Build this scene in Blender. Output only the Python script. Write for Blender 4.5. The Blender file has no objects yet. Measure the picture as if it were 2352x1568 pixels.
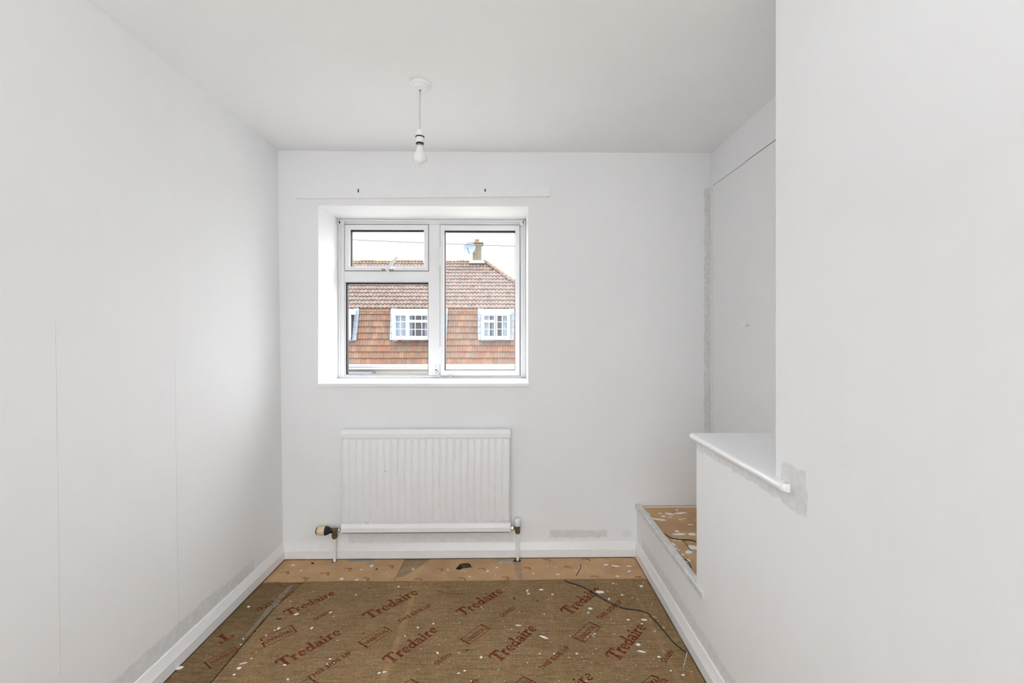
import bpy, math, random
from math import sin, cos, pi, radians
from mathutils import Vector
random.seed(7)
S = bpy.context.scene
COL = S.collection

# ------------------------------------------------------------------ camera
F, CX, CY, H = 1035.2, 1180.0, 764.0, 1.322          # focal length and axis in pixels of 2352x1568, eye height
TH = radians(0.8)
cs, sn = cos(TH), sin(TH)
cd = bpy.data.cameras.new('camera')
cam = bpy.data.objects.new('camera', cd); COL.objects.link(cam)
cam.location = (0, 0, H); cam.rotation_euler = (pi/2, 0, -TH)
cd.sensor_fit = 'HORIZONTAL'; cd.sensor_width = 36.0; cd.lens = 36.0*F/2352
cd.shift_x = (1176-CX)/2352; cd.shift_y = (CY-784)/2352
cd.clip_start = 0.02; cd.clip_end = 400
S.camera = cam

# ------------------------------------------------------------------ sky: an overcast day, brighter overhead
SKY = 12.2
w = bpy.data.worlds.new('overcast_sky'); S.world = w; w.use_nodes = True
nt = w.node_tree; nt.nodes.clear()
wo = nt.nodes.new('ShaderNodeOutputWorld'); bg = nt.nodes.new('ShaderNodeBackground')
tc = nt.nodes.new('ShaderNodeTexCoord'); sx = nt.nodes.new('ShaderNodeSeparateXYZ')
mr = nt.nodes.new('ShaderNodeMapRange')
mr.inputs['From Min'].default_value = 0; mr.inputs['From Max'].default_value = 1
mr.inputs['To Min'].default_value = SKY*0.36; mr.inputs['To Max'].default_value = SKY
nt.links.new(tc.outputs['Generated'], sx.inputs[0]); nt.links.new(sx.outputs['Z'], mr.inputs['Value'])
nt.links.new(mr.outputs[0], bg.inputs['Strength']); bg.inputs['Color'].default_value = (0.97, 0.985, 1.0, 1)
nt.links.new(bg.outputs[0], wo.inputs[0])

# ------------------------------------------------------------------ lamps
def area_light(name, loc, rot, sx_, sy_, power, color=(1, 1, 1), portal=False):
    d = bpy.data.lights.new(name, 'AREA'); d.shape = 'RECTANGLE'; d.size = sx_; d.size_y = sy_
    d.energy = power; d.color = color
    o = bpy.data.objects.new(name, d); COL.objects.link(o); o.location = loc; o.rotation_euler = rot
    if portal: d.cycles.is_portal = True
    return o
CEIL_FILL, REAR_FILL = 11.5, 94.0
# added fill lamps, unseen: one aimed up at the ceiling, one at the rear wall
area_light('ceiling_fill', (-0.28, -0.35, 1.60), (pi, 0, 0), 1.4, 1.0, CEIL_FILL, (0.93, 0.975, 1.0))
area_light('rear_wall_fill', (-0.28, -1.9, 1.35), (-pi/2, 0, 0), 1.5, 1.7, REAR_FILL, (0.93, 0.975, 1.0))
area_light('window_portal', (-0.56, 3.04, 1.43), (-pi/2, 0, 0), 1.24, 1.06, 1.0, portal=True)

S.view_settings.view_transform = 'Standard'; S.view_settings.look = 'None'
S.view_settings.exposure = 0.0; S.view_settings.gamma = 1.0; S.view_settings.use_curve_mapping = False
S.cycles.use_denoising = True
S.cycles.max_bounces = 14; S.cycles.diffuse_bounces = 10; S.cycles.transparent_max_bounces = 16
S.cycles.caustics_reflective = False; S.cycles.caustics_refractive = False

# ------------------------------------------------------------------ pixel of the photograph -> point on a known plane
def U(px, py, Y):
    a = (px-CX)/F; X = Y*(sn+a*cs)/(cs-a*sn); yc = X*sn+Y*cs
    return Vector((X, Y, H-(py-CY)/F*yc))
def UX(px, py, X):
    a = (px-CX)/F; Y = X*(cs-a*sn)/(sn+a*cs); yc = X*sn+Y*cs
    return Vector((X, Y, H-(py-CY)/F*yc))
def UZ(px, py, z=0.0):
    yc = (H-z)*F/(py-CY); xc = (px-CX)/F*yc
    return Vector((xc*cs+yc*sn, -xc*sn+yc*cs, z))

# ------------------------------------------------------------------ materials
def lin(c):
    c /= 255.0
    return c/12.92 if c <= 0.04045 else ((c+0.055)/1.055)**2.4
def rgb(r, g, b): return (lin(r), lin(g), lin(b), 1)
class NT:
    def __init__(s, m): s.t = m.node_tree; s.n = s.t.nodes; s.l = s.t.links
    def new(s, typ, **kw):
        n = s.n.new(typ)
        for k, v in kw.items(): setattr(n, k, v)
        return n
    def link(s, a, b): s.l.new(a, b)
    def math(s, op, a, b=None, clamp=False):
        n = s.new('ShaderNodeMath', operation=op, use_clamp=clamp)
        for i, v in enumerate((a, b)):
            if v is None: continue
            if isinstance(v, (int, float)): n.inputs[i].default_value = v
            else: s.link(v, n.inputs[i])
        return n.outputs[0]
    def noise(s, scale, detail=3, rough=0.55, vec=None, stretch=None):
        n = s.new('ShaderNodeTexNoise'); n.inputs['Scale'].default_value = scale
        n.inputs['Detail'].default_value = detail; n.inputs['Roughness'].default_value = rough
        if vec is None: vec = s.pos()
        if stretch:
            m = s.new('ShaderNodeMapping'); m.inputs['Scale'].default_value = stretch; s.link(vec, m.inputs[0]); vec = m.outputs[0]
        s.link(vec, n.inputs['Vector']); return n.outputs['Fac']
    def pos(s):
        if not hasattr(s, '_p'): s._p = s.new('ShaderNodeNewGeometry').outputs['Position']
        return s._p
    def mix(s, fac, a, b, mode='MIX'):
        n = s.new('ShaderNodeMix', data_type='RGBA', blend_type=mode)
        for k, v in ((0, fac), (6, a), (7, b)):
            if isinstance(v, (int, float, tuple)): n.inputs[k].default_value = v
            else: s.link(v, n.inputs[k])
        return n.outputs[2]
    def rng(s, v, a, b, c=0.0, d=1.0):
        n = s.new('ShaderNodeMapRange'); n.inputs[1].default_value = a; n.inputs[2].default_value = b
        n.inputs[3].default_value = c; n.inputs[4].default_value = d; s.link(v, n.inputs[0]); return n.outputs[0]
    def bump(s, h, strength, dist, bsdf):
        b = s.new('ShaderNodeBump'); b.inputs['Strength'].default_value = strength; b.inputs['Distance'].default_value = dist
        s.link(h, b.inputs['Height']); s.link(b.outputs[0], bsdf.inputs['Normal'])
MATS = {}
def mat(name, col, rough=0.5, metal=0.0, var=0.06, vscale=18, bump=0.0, bscale=60, spec=None):
    if name in MATS: return MATS[name]
    m = bpy.data.materials.new(name); m.use_nodes = True; N = NT(m); b = m.node_tree.nodes['Principled BSDF']
    b.inputs['Roughness'].default_value = rough; b.inputs['Metallic'].default_value = metal
    if spec is not None: b.inputs['Specular IOR Level'].default_value = spec
    n = N.noise(vscale, 4)
    dk = tuple(c*(1-var*2) for c in col[:3])+(1,)
    N.link(N.mix(N.rng(n, 0.35, 0.7), dk, col), b.inputs['Base Color'])
    if bump: N.bump(N.noise(bscale, 4), bump, 0.002, b)
    MATS[name] = m; return m

PAINT = (0.850, 0.856, 0.866, 1); BARE = (0.66, 0.66, 0.66, 1)
def wall_paint(name, patches=(), col=PAINT, bump=0.25, drips=True):
    """matt emulsion; patches = boxes of the wall (centre, half size) left unpainted, with ragged edges"""
    m = bpy.data.materials.new(name); m.use_nodes = True; N = NT(m); b = m.node_tree.nodes['Principled BSDF']
    b.inputs['Roughness'].default_value = 0.62; b.inputs['Specular IOR Level'].default_value = 0.3
    p = N.pos()
    c = N.mix(N.rng(N.noise(2.3, 5), 0.3, 0.75), tuple(x*0.975 for x in col[:3])+(1,), col)
    c = N.mix(N.rng(N.noise(9, 3, stretch=(1, 1, 0.06) if drips else None), 0.5, 0.85, 0, 0.25), c, tuple(x*0.94 for x in col[:3])+(1,))
    c = N.mix(N.rng(N.noise(160, 2), 0.74, 0.8, 0, 0.35), c, (0.86, 0.86, 0.85, 1))
    if patches:
        nw = N.new('ShaderNodeTexNoise'); nw.inputs['Scale'].default_value = 26; nw.inputs['Detail'].default_value = 4
        N.link(p, nw.inputs['Vector'])
        off = N.new('ShaderNodeVectorMath', operation='MULTIPLY_ADD')
        N.link(nw.outputs['Color'], off.inputs[0]); off.inputs[1].default_value = (0.03,)*3
        sh = N.new('ShaderNodeVectorMath', operation='ADD'); N.link(p, sh.inputs[0]); sh.inputs[1].default_value = (-0.015,)*3
        N.link(sh.outputs[0], off.inputs[2])
        tot = None
        for cen, half, amt in patches:
            s_ = N.new('ShaderNodeVectorMath', operation='SUBTRACT'); N.link(off.outputs[0], s_.inputs[0]); s_.inputs[1].default_value = cen
            a_ = N.new('ShaderNodeVectorMath', operation='ABSOLUTE'); N.link(s_.outputs[0], a_.inputs[0])
            d_ = N.new('ShaderNodeVectorMath', operation='SUBTRACT'); d_.inputs[0].default_value = half; N.link(a_.outputs[0], d_.inputs[1])
            x_ = N.new('ShaderNodeSeparateXYZ'); N.link(d_.outputs[0], x_.inputs[0])
            mn = N.math('MINIMUM', N.math('MINIMUM', x_.outputs[0], x_.outputs[1]), x_.outputs[2])
            v = N.rng(mn, 0.0, 0.004, 0, amt)
            tot = v if tot is None else N.math('MAXIMUM', tot, v)
        tot = N.math('MULTIPLY', tot, N.rng(N.noise(38, 5, 0.65), 0.36, 0.6, 0.45, 1.0))
        c = N.mix(tot, c, BARE)
    N.link(c, b.inputs['Base Color'])
    h = N.math('ADD', N.math('MULTIPLY', N.noise(7, 3), 1.0), N.math('MULTIPLY', N.noise(240, 2), 0.12))
    N.bump(h, bump, 0.004, b)
    return m

M_ceil = wall_paint('ceiling_emulsion', col=(0.895, 0.902, 0.912, 1), drips=False)
M_gloss = mat('white_gloss_paint', (0.855, 0.86, 0.868, 1), 0.28, var=0.015, vscale=30, bump=0.12, bscale=40)
M_rad = mat('radiator_enamel', (0.855, 0.86, 0.868, 1), 0.38, var=0.012)
M_upvc = mat('white_window_plastic', (0.80, 0.805, 0.815, 1), 0.3, var=0.01)
M_plastic = mat('white_fitting_plastic', (0.855, 0.86, 0.868, 1), 0.35, var=0.01)
M_gasket = mat('black_gasket_rubber', (0.012, 0.012, 0.014, 1), 0.6)
M_black = mat('black_plastic', (0.01, 0.01, 0.01, 1), 0.5)
M_cream = mat('aged_cream_plastic', rgb(236, 214, 178), 0.4, var=0.05)
M_brass = mat('tarnished_brass', rgb(128, 112, 84), 0.45, 0.6, var=0.25, vscale=60)
M_chrome = mat('chrome_nut', (0.75, 0.75, 0.74, 1), 0.2, 1.0)
M_rust = mat('rusty_steel', rgb(110, 62, 44), 0.8, var=0.3, vscale=50)
M_dark = mat('dark_void', (0.015, 0.013, 0.012, 1), 0.9)
M_nail = mat('dark_nail_steel', rgb(52, 44, 38), 0.6, 0.3)
M_tapegrey = mat('grey_ring', rgb(70, 70, 70), 0.5)

def make_glass(name, tint):
    m = bpy.data.materials.new(name); m.use_nodes = True; N = NT(m); N.n.clear()
    o = N.new('ShaderNodeOutputMaterial'); t = N.new('ShaderNodeBsdfTransparent'); g = N.new('ShaderNodeBsdfGlossy')
    t.inputs[0].default_value = tint; g.inputs['Roughness'].default_value = 0.02
    lw = N.new('ShaderNodeLayerWeight'); lw.inputs[0].default_value = 0.5
    fr = N.math('ADD', N.math('MULTIPLY', N.math('POWER', lw.outputs['Facing'], 5.0), 0.9), 0.02)
    x = N.new('ShaderNodeMixShader'); N.link(fr, x.inputs[0]); N.link(t.outputs[0], x.inputs[1]); N.link(g.outputs[0], x.inputs[2])
    N.link(x.outputs[0], o.inputs[0]); return m
M_glass = make_glass('window_glass', (0.985, 0.99, 0.99, 1))

# ------------------------------------------------------------------ mesh builder
ORG = {}
class MB:
    def __init__(s): s.v = []; s.f = []; s.mi = []; s.k = 0
    def add(s, vs, fs):
        b = len(s.v); s.v += [Vector(v) for v in vs]
        for f in fs: s.f.append(tuple(b+i for i in f)); s.mi.append(s.k)
    def box(s, x0, x1, y0, y1, z0, z1):
        s.add([(x0, y0, z0), (x1, y0, z0), (x1, y1, z0), (x0, y1, z0), (x0, y0, z1), (x1, y0, z1), (x1, y1, z1), (x0, y1, z1)],
              [(0, 3, 2, 1), (4, 5, 6, 7), (0, 1, 5, 4), (1, 2, 6, 5), (2, 3, 7, 6), (3, 0, 4, 7)])
    def hexa(s, a, b):            # two quads joined
        s.add(list(a)+list(b), [(0, 3, 2, 1), (4, 5, 6, 7), (0, 1, 5, 4), (1, 2, 6, 5), (2, 3, 7, 6), (3, 0, 4, 7)])
    def prism(s, prof, fn, t0, t1):   # closed profile swept between t0 and t1; fn(u, v, t) -> point
        n = len(prof)
        s.add([fn(u, v, t0) for u, v in prof]+[fn(u, v, t1) for u, v in prof],
              [tuple(range(n))[::-1], tuple(range(n, 2*n))]+[(i, (i+1) % n, n+(i+1) % n, n+i) for i in range(n)])
    def poly(s, pts, z0, z1):         # flat slab with an outline in x, y
        n = len(pts)
        s.add([(p[0], p[1], z0) for p in pts]+[(p[0], p[1], z1) for p in pts],
              [tuple(range(n))[::-1], tuple(range(n, 2*n))]+[(i, (i+1) % n, n+(i+1) % n, n+i) for i in range(n)])
    def lathe(s, prof, c, ax, n=24):  # prof = [(radius, distance along axis)]
        ax = Vector(ax).normalized(); t = Vector((1, 0, 0)) if abs(ax.x) < 0.8 else Vector((0, 0, 1))
        e1 = ax.cross(t).normalized(); e2 = ax.cross(e1); c = Vector(c)
        vs = []; fs = []
        for r, h in prof:
            for i in range(n):
                a = 2*pi*i/n; vs.append(c+ax*h+(e1*cos(a)+e2*sin(a))*max(r, 1e-5))
        for j in range(len(prof)-1):
            for i in range(n):
                k = (i+1) % n; fs.append((j*n+i, j*n+k, (j+1)*n+k, (j+1)*n+i))
        fs.append(tuple(range(n))[::-1]); fs.append(tuple((len(prof)-1)*n+i for i in range(n)))
        s.add(vs, fs)
    def tube(s, pts, r, n=8):
        pts = [Vector(p) for p in pts]; vs = []; fs = []
        for i, p in enumerate(pts):
            d = (pts[min(i+1, len(pts)-1)]-pts[max(i-1, 0)]).normalized()
            t = Vector((0, 0, 1)) if abs(d.z) < 0.9 else Vector((1, 0, 0))
            e1 = d.cross(t).normalized(); e2 = d.cross(e1)
            for k in range(n):
                a = 2*pi*k/n; vs.append(p+(e1*cos(a)+e2*sin(a))*r)
        for j in range(len(pts)-1):
            for i in range(n):
                k = (i+1) % n; fs.append((j*n+i, j*n+k, (j+1)*n+k, (j+1)*n+i))
        fs.append(tuple(range(n))[::-1]); fs.append(tuple((len(pts)-1)*n+i for i in range(n)))
        s.add(vs, fs)
    def ring(s, x0, x1, z0, z1, wl, wr, wb, wt, y0, y1, ch=0.004):
        """four mitred rails round an opening, inner and outer front edges chamfered"""
        def rail(oa, ob, ib, ia):     # outer a, outer b, inner b, inner a  (x, z)
            def P(q, y): return (q[0], y, q[1])
            def lerp(p, q, d):
                L = math.hypot(q[0]-p[0], q[1]-p[1]); return (p[0]+(q[0]-p[0])*d/L, p[1]+(q[1]-p[1])*d/L)
            oa2, ia2, ob2, ib2 = lerp(oa, ia, ch), lerp(ia, oa, ch), lerp(ob, ib, ch), lerp(ib, ob, ch)
            A = [P(oa, y1), P(oa, y0+ch), P(oa2, y0), P(ia2, y0), P(ia, y0+ch), P(ia, y1)]
            B = [P(ob, y1), P(ob, y0+ch), P(ob2, y0), P(ib2, y0), P(ib, y0+ch), P(ib, y1)]
            n = 6
            s.add(A+B, [tuple(range(n)), tuple(range(2*n-1, n-1, -1))]+[(i, n+i, n+(i+1) % n, (i+1) % n) for i in range(n)])
        i0, i1, j0, j1 = x0+wl, x1-wr, z0+wb, z1-wt; g = 0.0003
        rail((x0+g, z1), (x1-g, z1), (i1-g, j1), (i0+g, j1)); rail((x1-g, z0), (x0+g, z0), (i0+g, j0), (i1-g, j0))
        rail((x0, z0+g), (x0, z1-g), (i0, j1-g), (i0, j0+g)); rail((x1, z1-g), (x1, z0+g), (i1, j0+g), (i1, j1-g))
    def build(s, name, m, parent=None, smooth=False, bevel=0.0, origin=None):
        if parent is None:
            if origin is None:
                xs = [v.x for v in s.v]; ys = [v.y for v in s.v]; zs = [v.z for v in s.v]
                origin = Vector(((min(xs)+max(xs))/2, (min(ys)+max(ys))/2, min(zs)))
            o_ = Vector(origin)
        else: o_ = ORG[parent.name]
        me = bpy.data.meshes.new(name)
        me.from_pydata([tuple(v-o_) for v in s.v], [], s.f); me.update()
        ms = m if isinstance(m, (list, tuple)) else [m]
        for q in ms: me.materials.append(q)
        if len(ms) > 1: me.polygons.foreach_set('material_index', s.mi)
        import bmesh
        bm = bmesh.new(); bm.from_mesh(me)
        bmesh.ops.recalc_face_normals(bm, faces=bm.faces[:])
        if bevel: bmesh.ops.bevel(bm, geom=bm.edges[:], offset=bevel, segments=2, affect='EDGES', profile=0.6)
        bm.to_mesh(me); bm.free()
        if smooth:
            me.polygons.foreach_set('use_smooth', [True]*len(me.polygons))
            if smooth is not True: me.set_sharp_from_angle(angle=radians(smooth))
        ob = bpy.data.objects.new(name, me); COL.objects.link(ob)
        if parent is None: ob.location = o_
        else: ob.parent = parent
        ORG[ob.name] = o_
        return ob
def tag(o, label, cat, group=None, kind=None):
    if label: o['label'] = label
    if cat: o['category'] = cat
    if group: o['group'] = group
    if kind: o['kind'] = kind
    return o
def empty(name, loc, label, cat, group=None, kind=None):
    o = bpy.data.objects.new(name, None); COL.objects.link(o); o.location = loc; o.empty_display_size = 0.1
    ORG[o.name] = Vector(loc); return tag(o, label, cat, group, kind)

# =================================================================== ROOM
YB = 2.65                                   # inner face of the window wall
ZC = 2.384                                  # ceiling
XLT, XLB = -1.342, -1.309                   # left wall leans in slightly towards the floor
XR = 0.764                                  # plane of right wall, half wall and riser
XA = 1.204                                  # alcove wall with the cupboard doors
YC = UX(1782, 900, XR).y                    # where the full-height wall ends
YH = UX(1600, 1150, XR).y                   # where the half wall ends
ZS = U(1463, 1158, YB).z                    # raised platform
YR = -3.45                                  # wall behind the camera
ZL = H-(996-CY)/F*(XR*sn+YH*cs)             # top of the ledge
T = 0.02

fl = MB(); fl.box(-1.6, 1.45, YR-0.1, 3.05, -0.12, -0.001)
M_board = mat('bare_floorboard', rgb(150, 124, 96), 0.75, var=0.14, vscale=8, bump=0.3)
floor = tag(fl.build('floor', M_board), 'bare timber floor under the carpet underlay', 'floor', kind='structure')

M_left = wall_paint('left_wall_paint', [((XLB, 1.2, 0.125), (0.2, 0.9, 0.040), 0.8), ((XLB, 2.1, 0.12), (0.2, 0.25, 0.035), 0.7)])
m = MB()
def xl(z): return XLB+(XLT-XLB)*z/ZC
m.add([(xl(0), YR, 0), (xl(0), 3.05, 0), (xl(ZC), 3.05, ZC), (xl(ZC), YR, ZC), (-1.6, YR, 0), (-1.6, 3.05, 0), (-1.6, 3.05, ZC), (-1.6, YR, ZC)],
      [(0, 1, 2, 3), (7, 6, 5, 4), (0, 4, 5, 1), (3, 2, 6, 7), (0, 3, 7, 4), (1, 5, 6, 2)])
wall_left = tag(m.build('wall_left', M_left), 'long plain white left wall beside the underlay', 'wall', kind='structure')
def seam(px, y0, y1):
    Yq = None
    for k in range(40):   # fixed point: the leaning wall
        p = UX(px, y0, xl(1.0)); Yq = p.y
    z1 = UX(px, y0, xl(1.3)).z; z0 = max(0.11, UX(px, y1, xl(0.3)).z)
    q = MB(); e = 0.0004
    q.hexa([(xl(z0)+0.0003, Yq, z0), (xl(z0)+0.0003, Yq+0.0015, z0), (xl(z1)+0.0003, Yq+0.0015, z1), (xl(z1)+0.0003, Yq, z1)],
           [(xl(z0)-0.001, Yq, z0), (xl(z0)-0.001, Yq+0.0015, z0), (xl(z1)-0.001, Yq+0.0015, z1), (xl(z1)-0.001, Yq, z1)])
    q.build('paper_seam', mat('paper_seam_grey', (0.75, 0.75, 0.74, 1), 0.7), wall_left)  # thin raised strip, slightly greyer than the wall paint
seam(131, 740, 1560); seam(403, 830, 1500)

# window wall with its opening
a = U(731, 472, YB); b_ = U(1213, 881, YB)
WX0, WX1, WZ0, WZ1 = a.x, b_.x, b_.z+0.004, a.z
WS = WZ0 - 0.016                            # the opening runs a little under the sill board
YF = 2.968                                  # face of the window frame
xs = [-1.6, WX0, WX1, 1.45]; zs = [-0.12, WS, WZ1, 2.5]; YO = 3.06
stx = (U(1617, 700, YB).x+U(1631, 700, YB).x)/2
pz0, pz1 = U(1620, 996, YB).z, U(1620, 432, YB).z
px_ = lambda p: U(p, 1240, YB).x
M_back = wall_paint('window_wall_paint', [((stx, YB, (pz0+pz1)/2), (0.019, 0.2, (pz1-pz0)/2), 1.0),
    (((px_(800)+px_(1180))/2, YB, 0.128), ((px_(1180)-px_(800))/2, 0.2, 0.038), 0.55),
    (((px_(1262)+px_(1395))/2, YB, 0.138), ((px_(1395)-px_(1262))/2, 0.2, 0.024), 0.9),
    ((px_(1440), YB, 0.138), (0.030, 0.2, 0.020), 0.5)])
m = MB()
for y in (YB, YO):
    for i in range(3):
        for j in range(3):
            if i == 1 and j == 1: continue
            m.add([(xs[i], y, zs[j]), (xs[i+1], y, zs[j]), (xs[i+1], y, zs[j+1]), (xs[i], y, zs[j+1])], [(0, 1, 2, 3) if y == YB else (3, 2, 1, 0)])
def q4(p): m.add(p, [(0, 1, 2, 3)])
q4([(WX0, YB, WS), (WX0, YB, WZ1), (WX0, YO, WZ1), (WX0, YO, WS)]); q4([(WX1, YB, WZ1), (WX1, YB, WS), (WX1, YO, WS), (WX1, YO, WZ1)])
q4([(WX0, YB, WZ1), (WX1, YB, WZ1), (WX1, YO, WZ1), (WX0, YO, WZ1)]); q4([(WX1, YB, WS), (WX0, YB, WS), (WX0, YO, WS), (WX1, YO, WS)])
q4([(xs[0], YB, zs[0]), (xs[0], YB, zs[3]), (xs[0], YO, zs[3]), (xs[0], YO, zs[0])]); q4([(xs[3], YB, zs[3]), (xs[3], YB, zs[0]), (xs[3], YO, zs[0]), (xs[3], YO, zs[3])])
q4([(xs[0], YB, zs[3]), (xs[3], YB, zs[3]), (xs[3], YO, zs[3]), (xs[0], YO, zs[3])]); q4([(xs[3], YB, zs[0]), (xs[0], YB, zs[0]), (xs[0], YO, zs[0]), (xs[3], YO, zs[0])])
tag(m.build('wall_back', M_back), 'white window wall with a deep window recess above the radiator', 'wall', kind='structure')

m = MB(); m.box(-1.6, 1.45, YR-0.1, YB+0.001, ZC, ZC+0.1)
tag(m.build('ceiling', M_ceil), 'plain white ceiling with the bare pendant bulb', 'ceiling', kind='structure')
m = MB(); m.box(-1.6, 1.45, YR-0.1, YR, 0, ZC)
tag(m.build('wall_rear', wall_paint('rear_wall_paint')), 'plain white wall behind the viewer', 'wall', kind='structure')

# right: full-height wall, half wall, riser in one plane
yy = lambda p, q: UX(p, q, XR)
pA, pB = yy(1788, 1100), yy(1848, 1100)
M_right = wall_paint('right_wall_paint', [
    ((XR, (YC+YH)/2-0.03, ZL-0.042), (0.2, (YH-YC)/2+0.04, 0.019), 0.85),
    ((XR, 1.192, ZL-0.008), (0.2, 0.056, 0.062), 0.85),
    ((XR, 1.9, 0.125), (0.2, 0.65, 0.03), 0.6)])
m = MB(); m.box(XR, 1.45, YR, YC, 0, ZC)
wr_ = tag(m.build('wall_right', M_right), 'plain white full-height right wall ending at the corner above the ledge', 'wall', kind='structure')
m = MB(); m.box(XR, 1.45, YC, YH, 0, ZL-0.022)
tag(m.build('wall_half', M_right), 'white half-height wall under the painted ledge', 'wall', kind='structure')
m = MB(); m.box(XA, 1.45, YC, YB, ZS-0.02, ZC)
tag(m.build('wall_alcove', wall_paint('alcove_wall_paint')), 'white alcove side wall around the cupboard doors', 'wall', kind='structure')

# raised platform over the stairs
m = MB(); m.box(XR, XA+0.02, YH, YB, 0, ZS-0.012)
plat = tag(m.build('floor_raised', M_right), 'white boxed platform with a skirting along its foot, right of the radiator', 'platform', kind='structure')
m = MB()
pts = [(0, 0), (0.034, 0), (0.034, 0.022), (0.028, 0.026), (0.004, 0.026), (0, 0.022)]
def nos(u, v, t): return (XR-0.010+u, t, ZS-0.020+v)
YN = UX(1612, 1360, XR-0.01).y
m.prism(pts, nos, YN, YB-0.001)
nose = m.build('trim_1', mat('chipped_gloss_paint', (0.76, 0.76, 0.75, 1), 0.4, var=0.12, vscale=40, bump=0.5, bscale=70))
tag(nose, 'chipped white timber nosing along the edge of the raised platform', 'trim', kind='structure')

# skirting boards
PR = [(0, 0.0085), (0.016, 0.0085), (0.016, 0.052), (0.0125, 0.058), (0.007, 0.086), (0.004, 0.093), (0, 0.094)]
m = MB(); m.prism(PR, lambda u, v, t: (t, YB-u, v), XLB-0.002, XR)
bb = tag(m.build('baseboard_back', M_gloss, smooth=30), 'white skirting board under the radiator', 'skirting', kind='structure')
m = MB(); m.prism(PR, lambda u, v, t: (xl(v)+u, t, v), YR, YB)
tag(m.build('baseboard_left', M_gloss, smooth=30), 'white skirting board along the left wall', 'skirting', kind='structure')
m = MB(); m.prism(PR, lambda u, v, t: (XR-u, t, v), YR, YB)
tag(m.build('baseboard_right', M_gloss, smooth=30), 'white skirting board along the right wall and platform', 'skirting', kind='structure')

# ledge on the half wall
m = MB()
n_ = 10
LW = XA-XR-0.002
prof = [(LW, -0.024)]+[(-0.012-0.012*sin(pi*i/n_), -0.012-0.012*cos(pi*i/n_)) for i in range(n_+1)]+[(LW, 0.0)]
YE = UX(1806, 1120, XR-0.012).y
m.prism(prof, lambda u, v, t: (XR+u, t, ZL+v), YC, YH+0.014)
m.prism(prof[1:-1]+[(0.0, 0.0), (0.0, -0.024)], lambda u, v, t: (XR+u-0.001, t, ZL+v), YE+0.016, YC)
# rounded return end of the horn
for k in range(6):
    f0, f1 = k/6, (k+1)/6
    def sc(f): return math.sqrt(max(0.0, 1-f*f))
    P0 = [(XR-0.001+(u+0.0)*sc(f0), YE+0.016-0.016*f0, ZL+v) for u, v in prof[1:-1]]
    P1 = [(XR-0.001+(u+0.0)*sc(f1), YE+0.016-0.016*f1, ZL+v) for u, v in prof[1:-1]]
    n = len(P0); m.add(P0+P1, [(i, i+1, n+i+1, n+i) for i in range(n-1)])
ledge = tag(m.build('ledge_board', M_gloss, smooth=35), 'white gloss painted ledge with a rounded nose capping the half wall', 'ledge')

# cupboard doors in the alcove wall
ZD = UX(1637, 428, XA).z
Y1 = UX(1640, 700, XA).y; Y2 = UX(1715.5, 700, XA).y; Y3 = YC+0.05
M_door = wall_paint('door_paint', col=(0.850, 0.856, 0.866, 1), bump=0.15)
def door(nm, ya, yb, xo, label):
    m = MB(); m.box(XA-xo, XA+0.004, ya, yb, ZS+0.006, ZD)
    d = tag(m.build(nm, M_door, bevel=0.0015), label, 'door', kind='structure'); return d
d1 = door('door_1', Y2+0.0015, Y1, 0.004, 'flush white cupboard door next to the window wall corner')
d2 = door('door_2', Y3, Y2-0.0015, 0.009, 'flush white cupboard door with a small knob, nearer the right wall')
kp = UX(1717, 745, XA-0.009)
m = MB(); m.lathe([(0.008, 0), (0.008, 0.004), (0.005, 0.008), (0.005, 0.014), (0.010, 0.018), (0.012, 0.024), (0.009, 0.029), (0.001, 0.030)], (XA-0.009, kp.y-0.012, kp.z), (-1, 0, 0), 16)
m.build('door_knob', M_plastic, d2, smooth=40)
M_gap = mat('gap_shade', (0.10, 0.10, 0.095, 1), 0.9)  # solid strips coloured dark for the shade in the gap over the doors
m = MB(); m.box(XA-0.0094, XA+0.002, Y3, Y2, ZD+0.0006, ZD+0.0022); m.build('head_gap', M_gap, d2)
m = MB(); m.box(XA-0.0042, XA+0.002, Y2+0.0016, Y1+0.001, ZD+0.0006, ZD+0.0018); m.build('head_gap', M_gap, d1)
m = MB(); m.box(XA-0.006, XA+0.002, Y1+0.002, YB-0.001, ZS+0.006, ZD+0.004)
tag(m.build('trim_2', M_gloss, bevel=0.001), 'narrow white door stop strip in the alcove corner', 'trim', kind='structure')

# =================================================================== WINDOW
win = empty('window_1', ((WX0+WX1)/2, YF, WZ0), 'white plastic window with three lights in the deep recess', 'window', kind='structure')
def wx(px): return U(px, 700, YF).x
def wz(py): return U(990, py, YF).z
FX0, FX1, FZ0, FZ1 = WX0, WX1, WZ0, WZ1
m = MB()
m.ring(FX0-0.001, FX1+0.001, FZ0-0.002, FZ1+0.001, wx(792)-FX0, FX1-wx(1194.5), wz(861.5)-FZ0, FZ1-wz(516), YF, YF+0.065, 0.005)
m.box(wx(985), wx(1010.5), YF+0.0004, YF+0.064, wz(862), wz(515.5))
m.box(wx(791), wx(986), YF+0.0006, YF+0.064, wz(647), wz(623))
m.build('frame', M_upvc, win)
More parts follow.
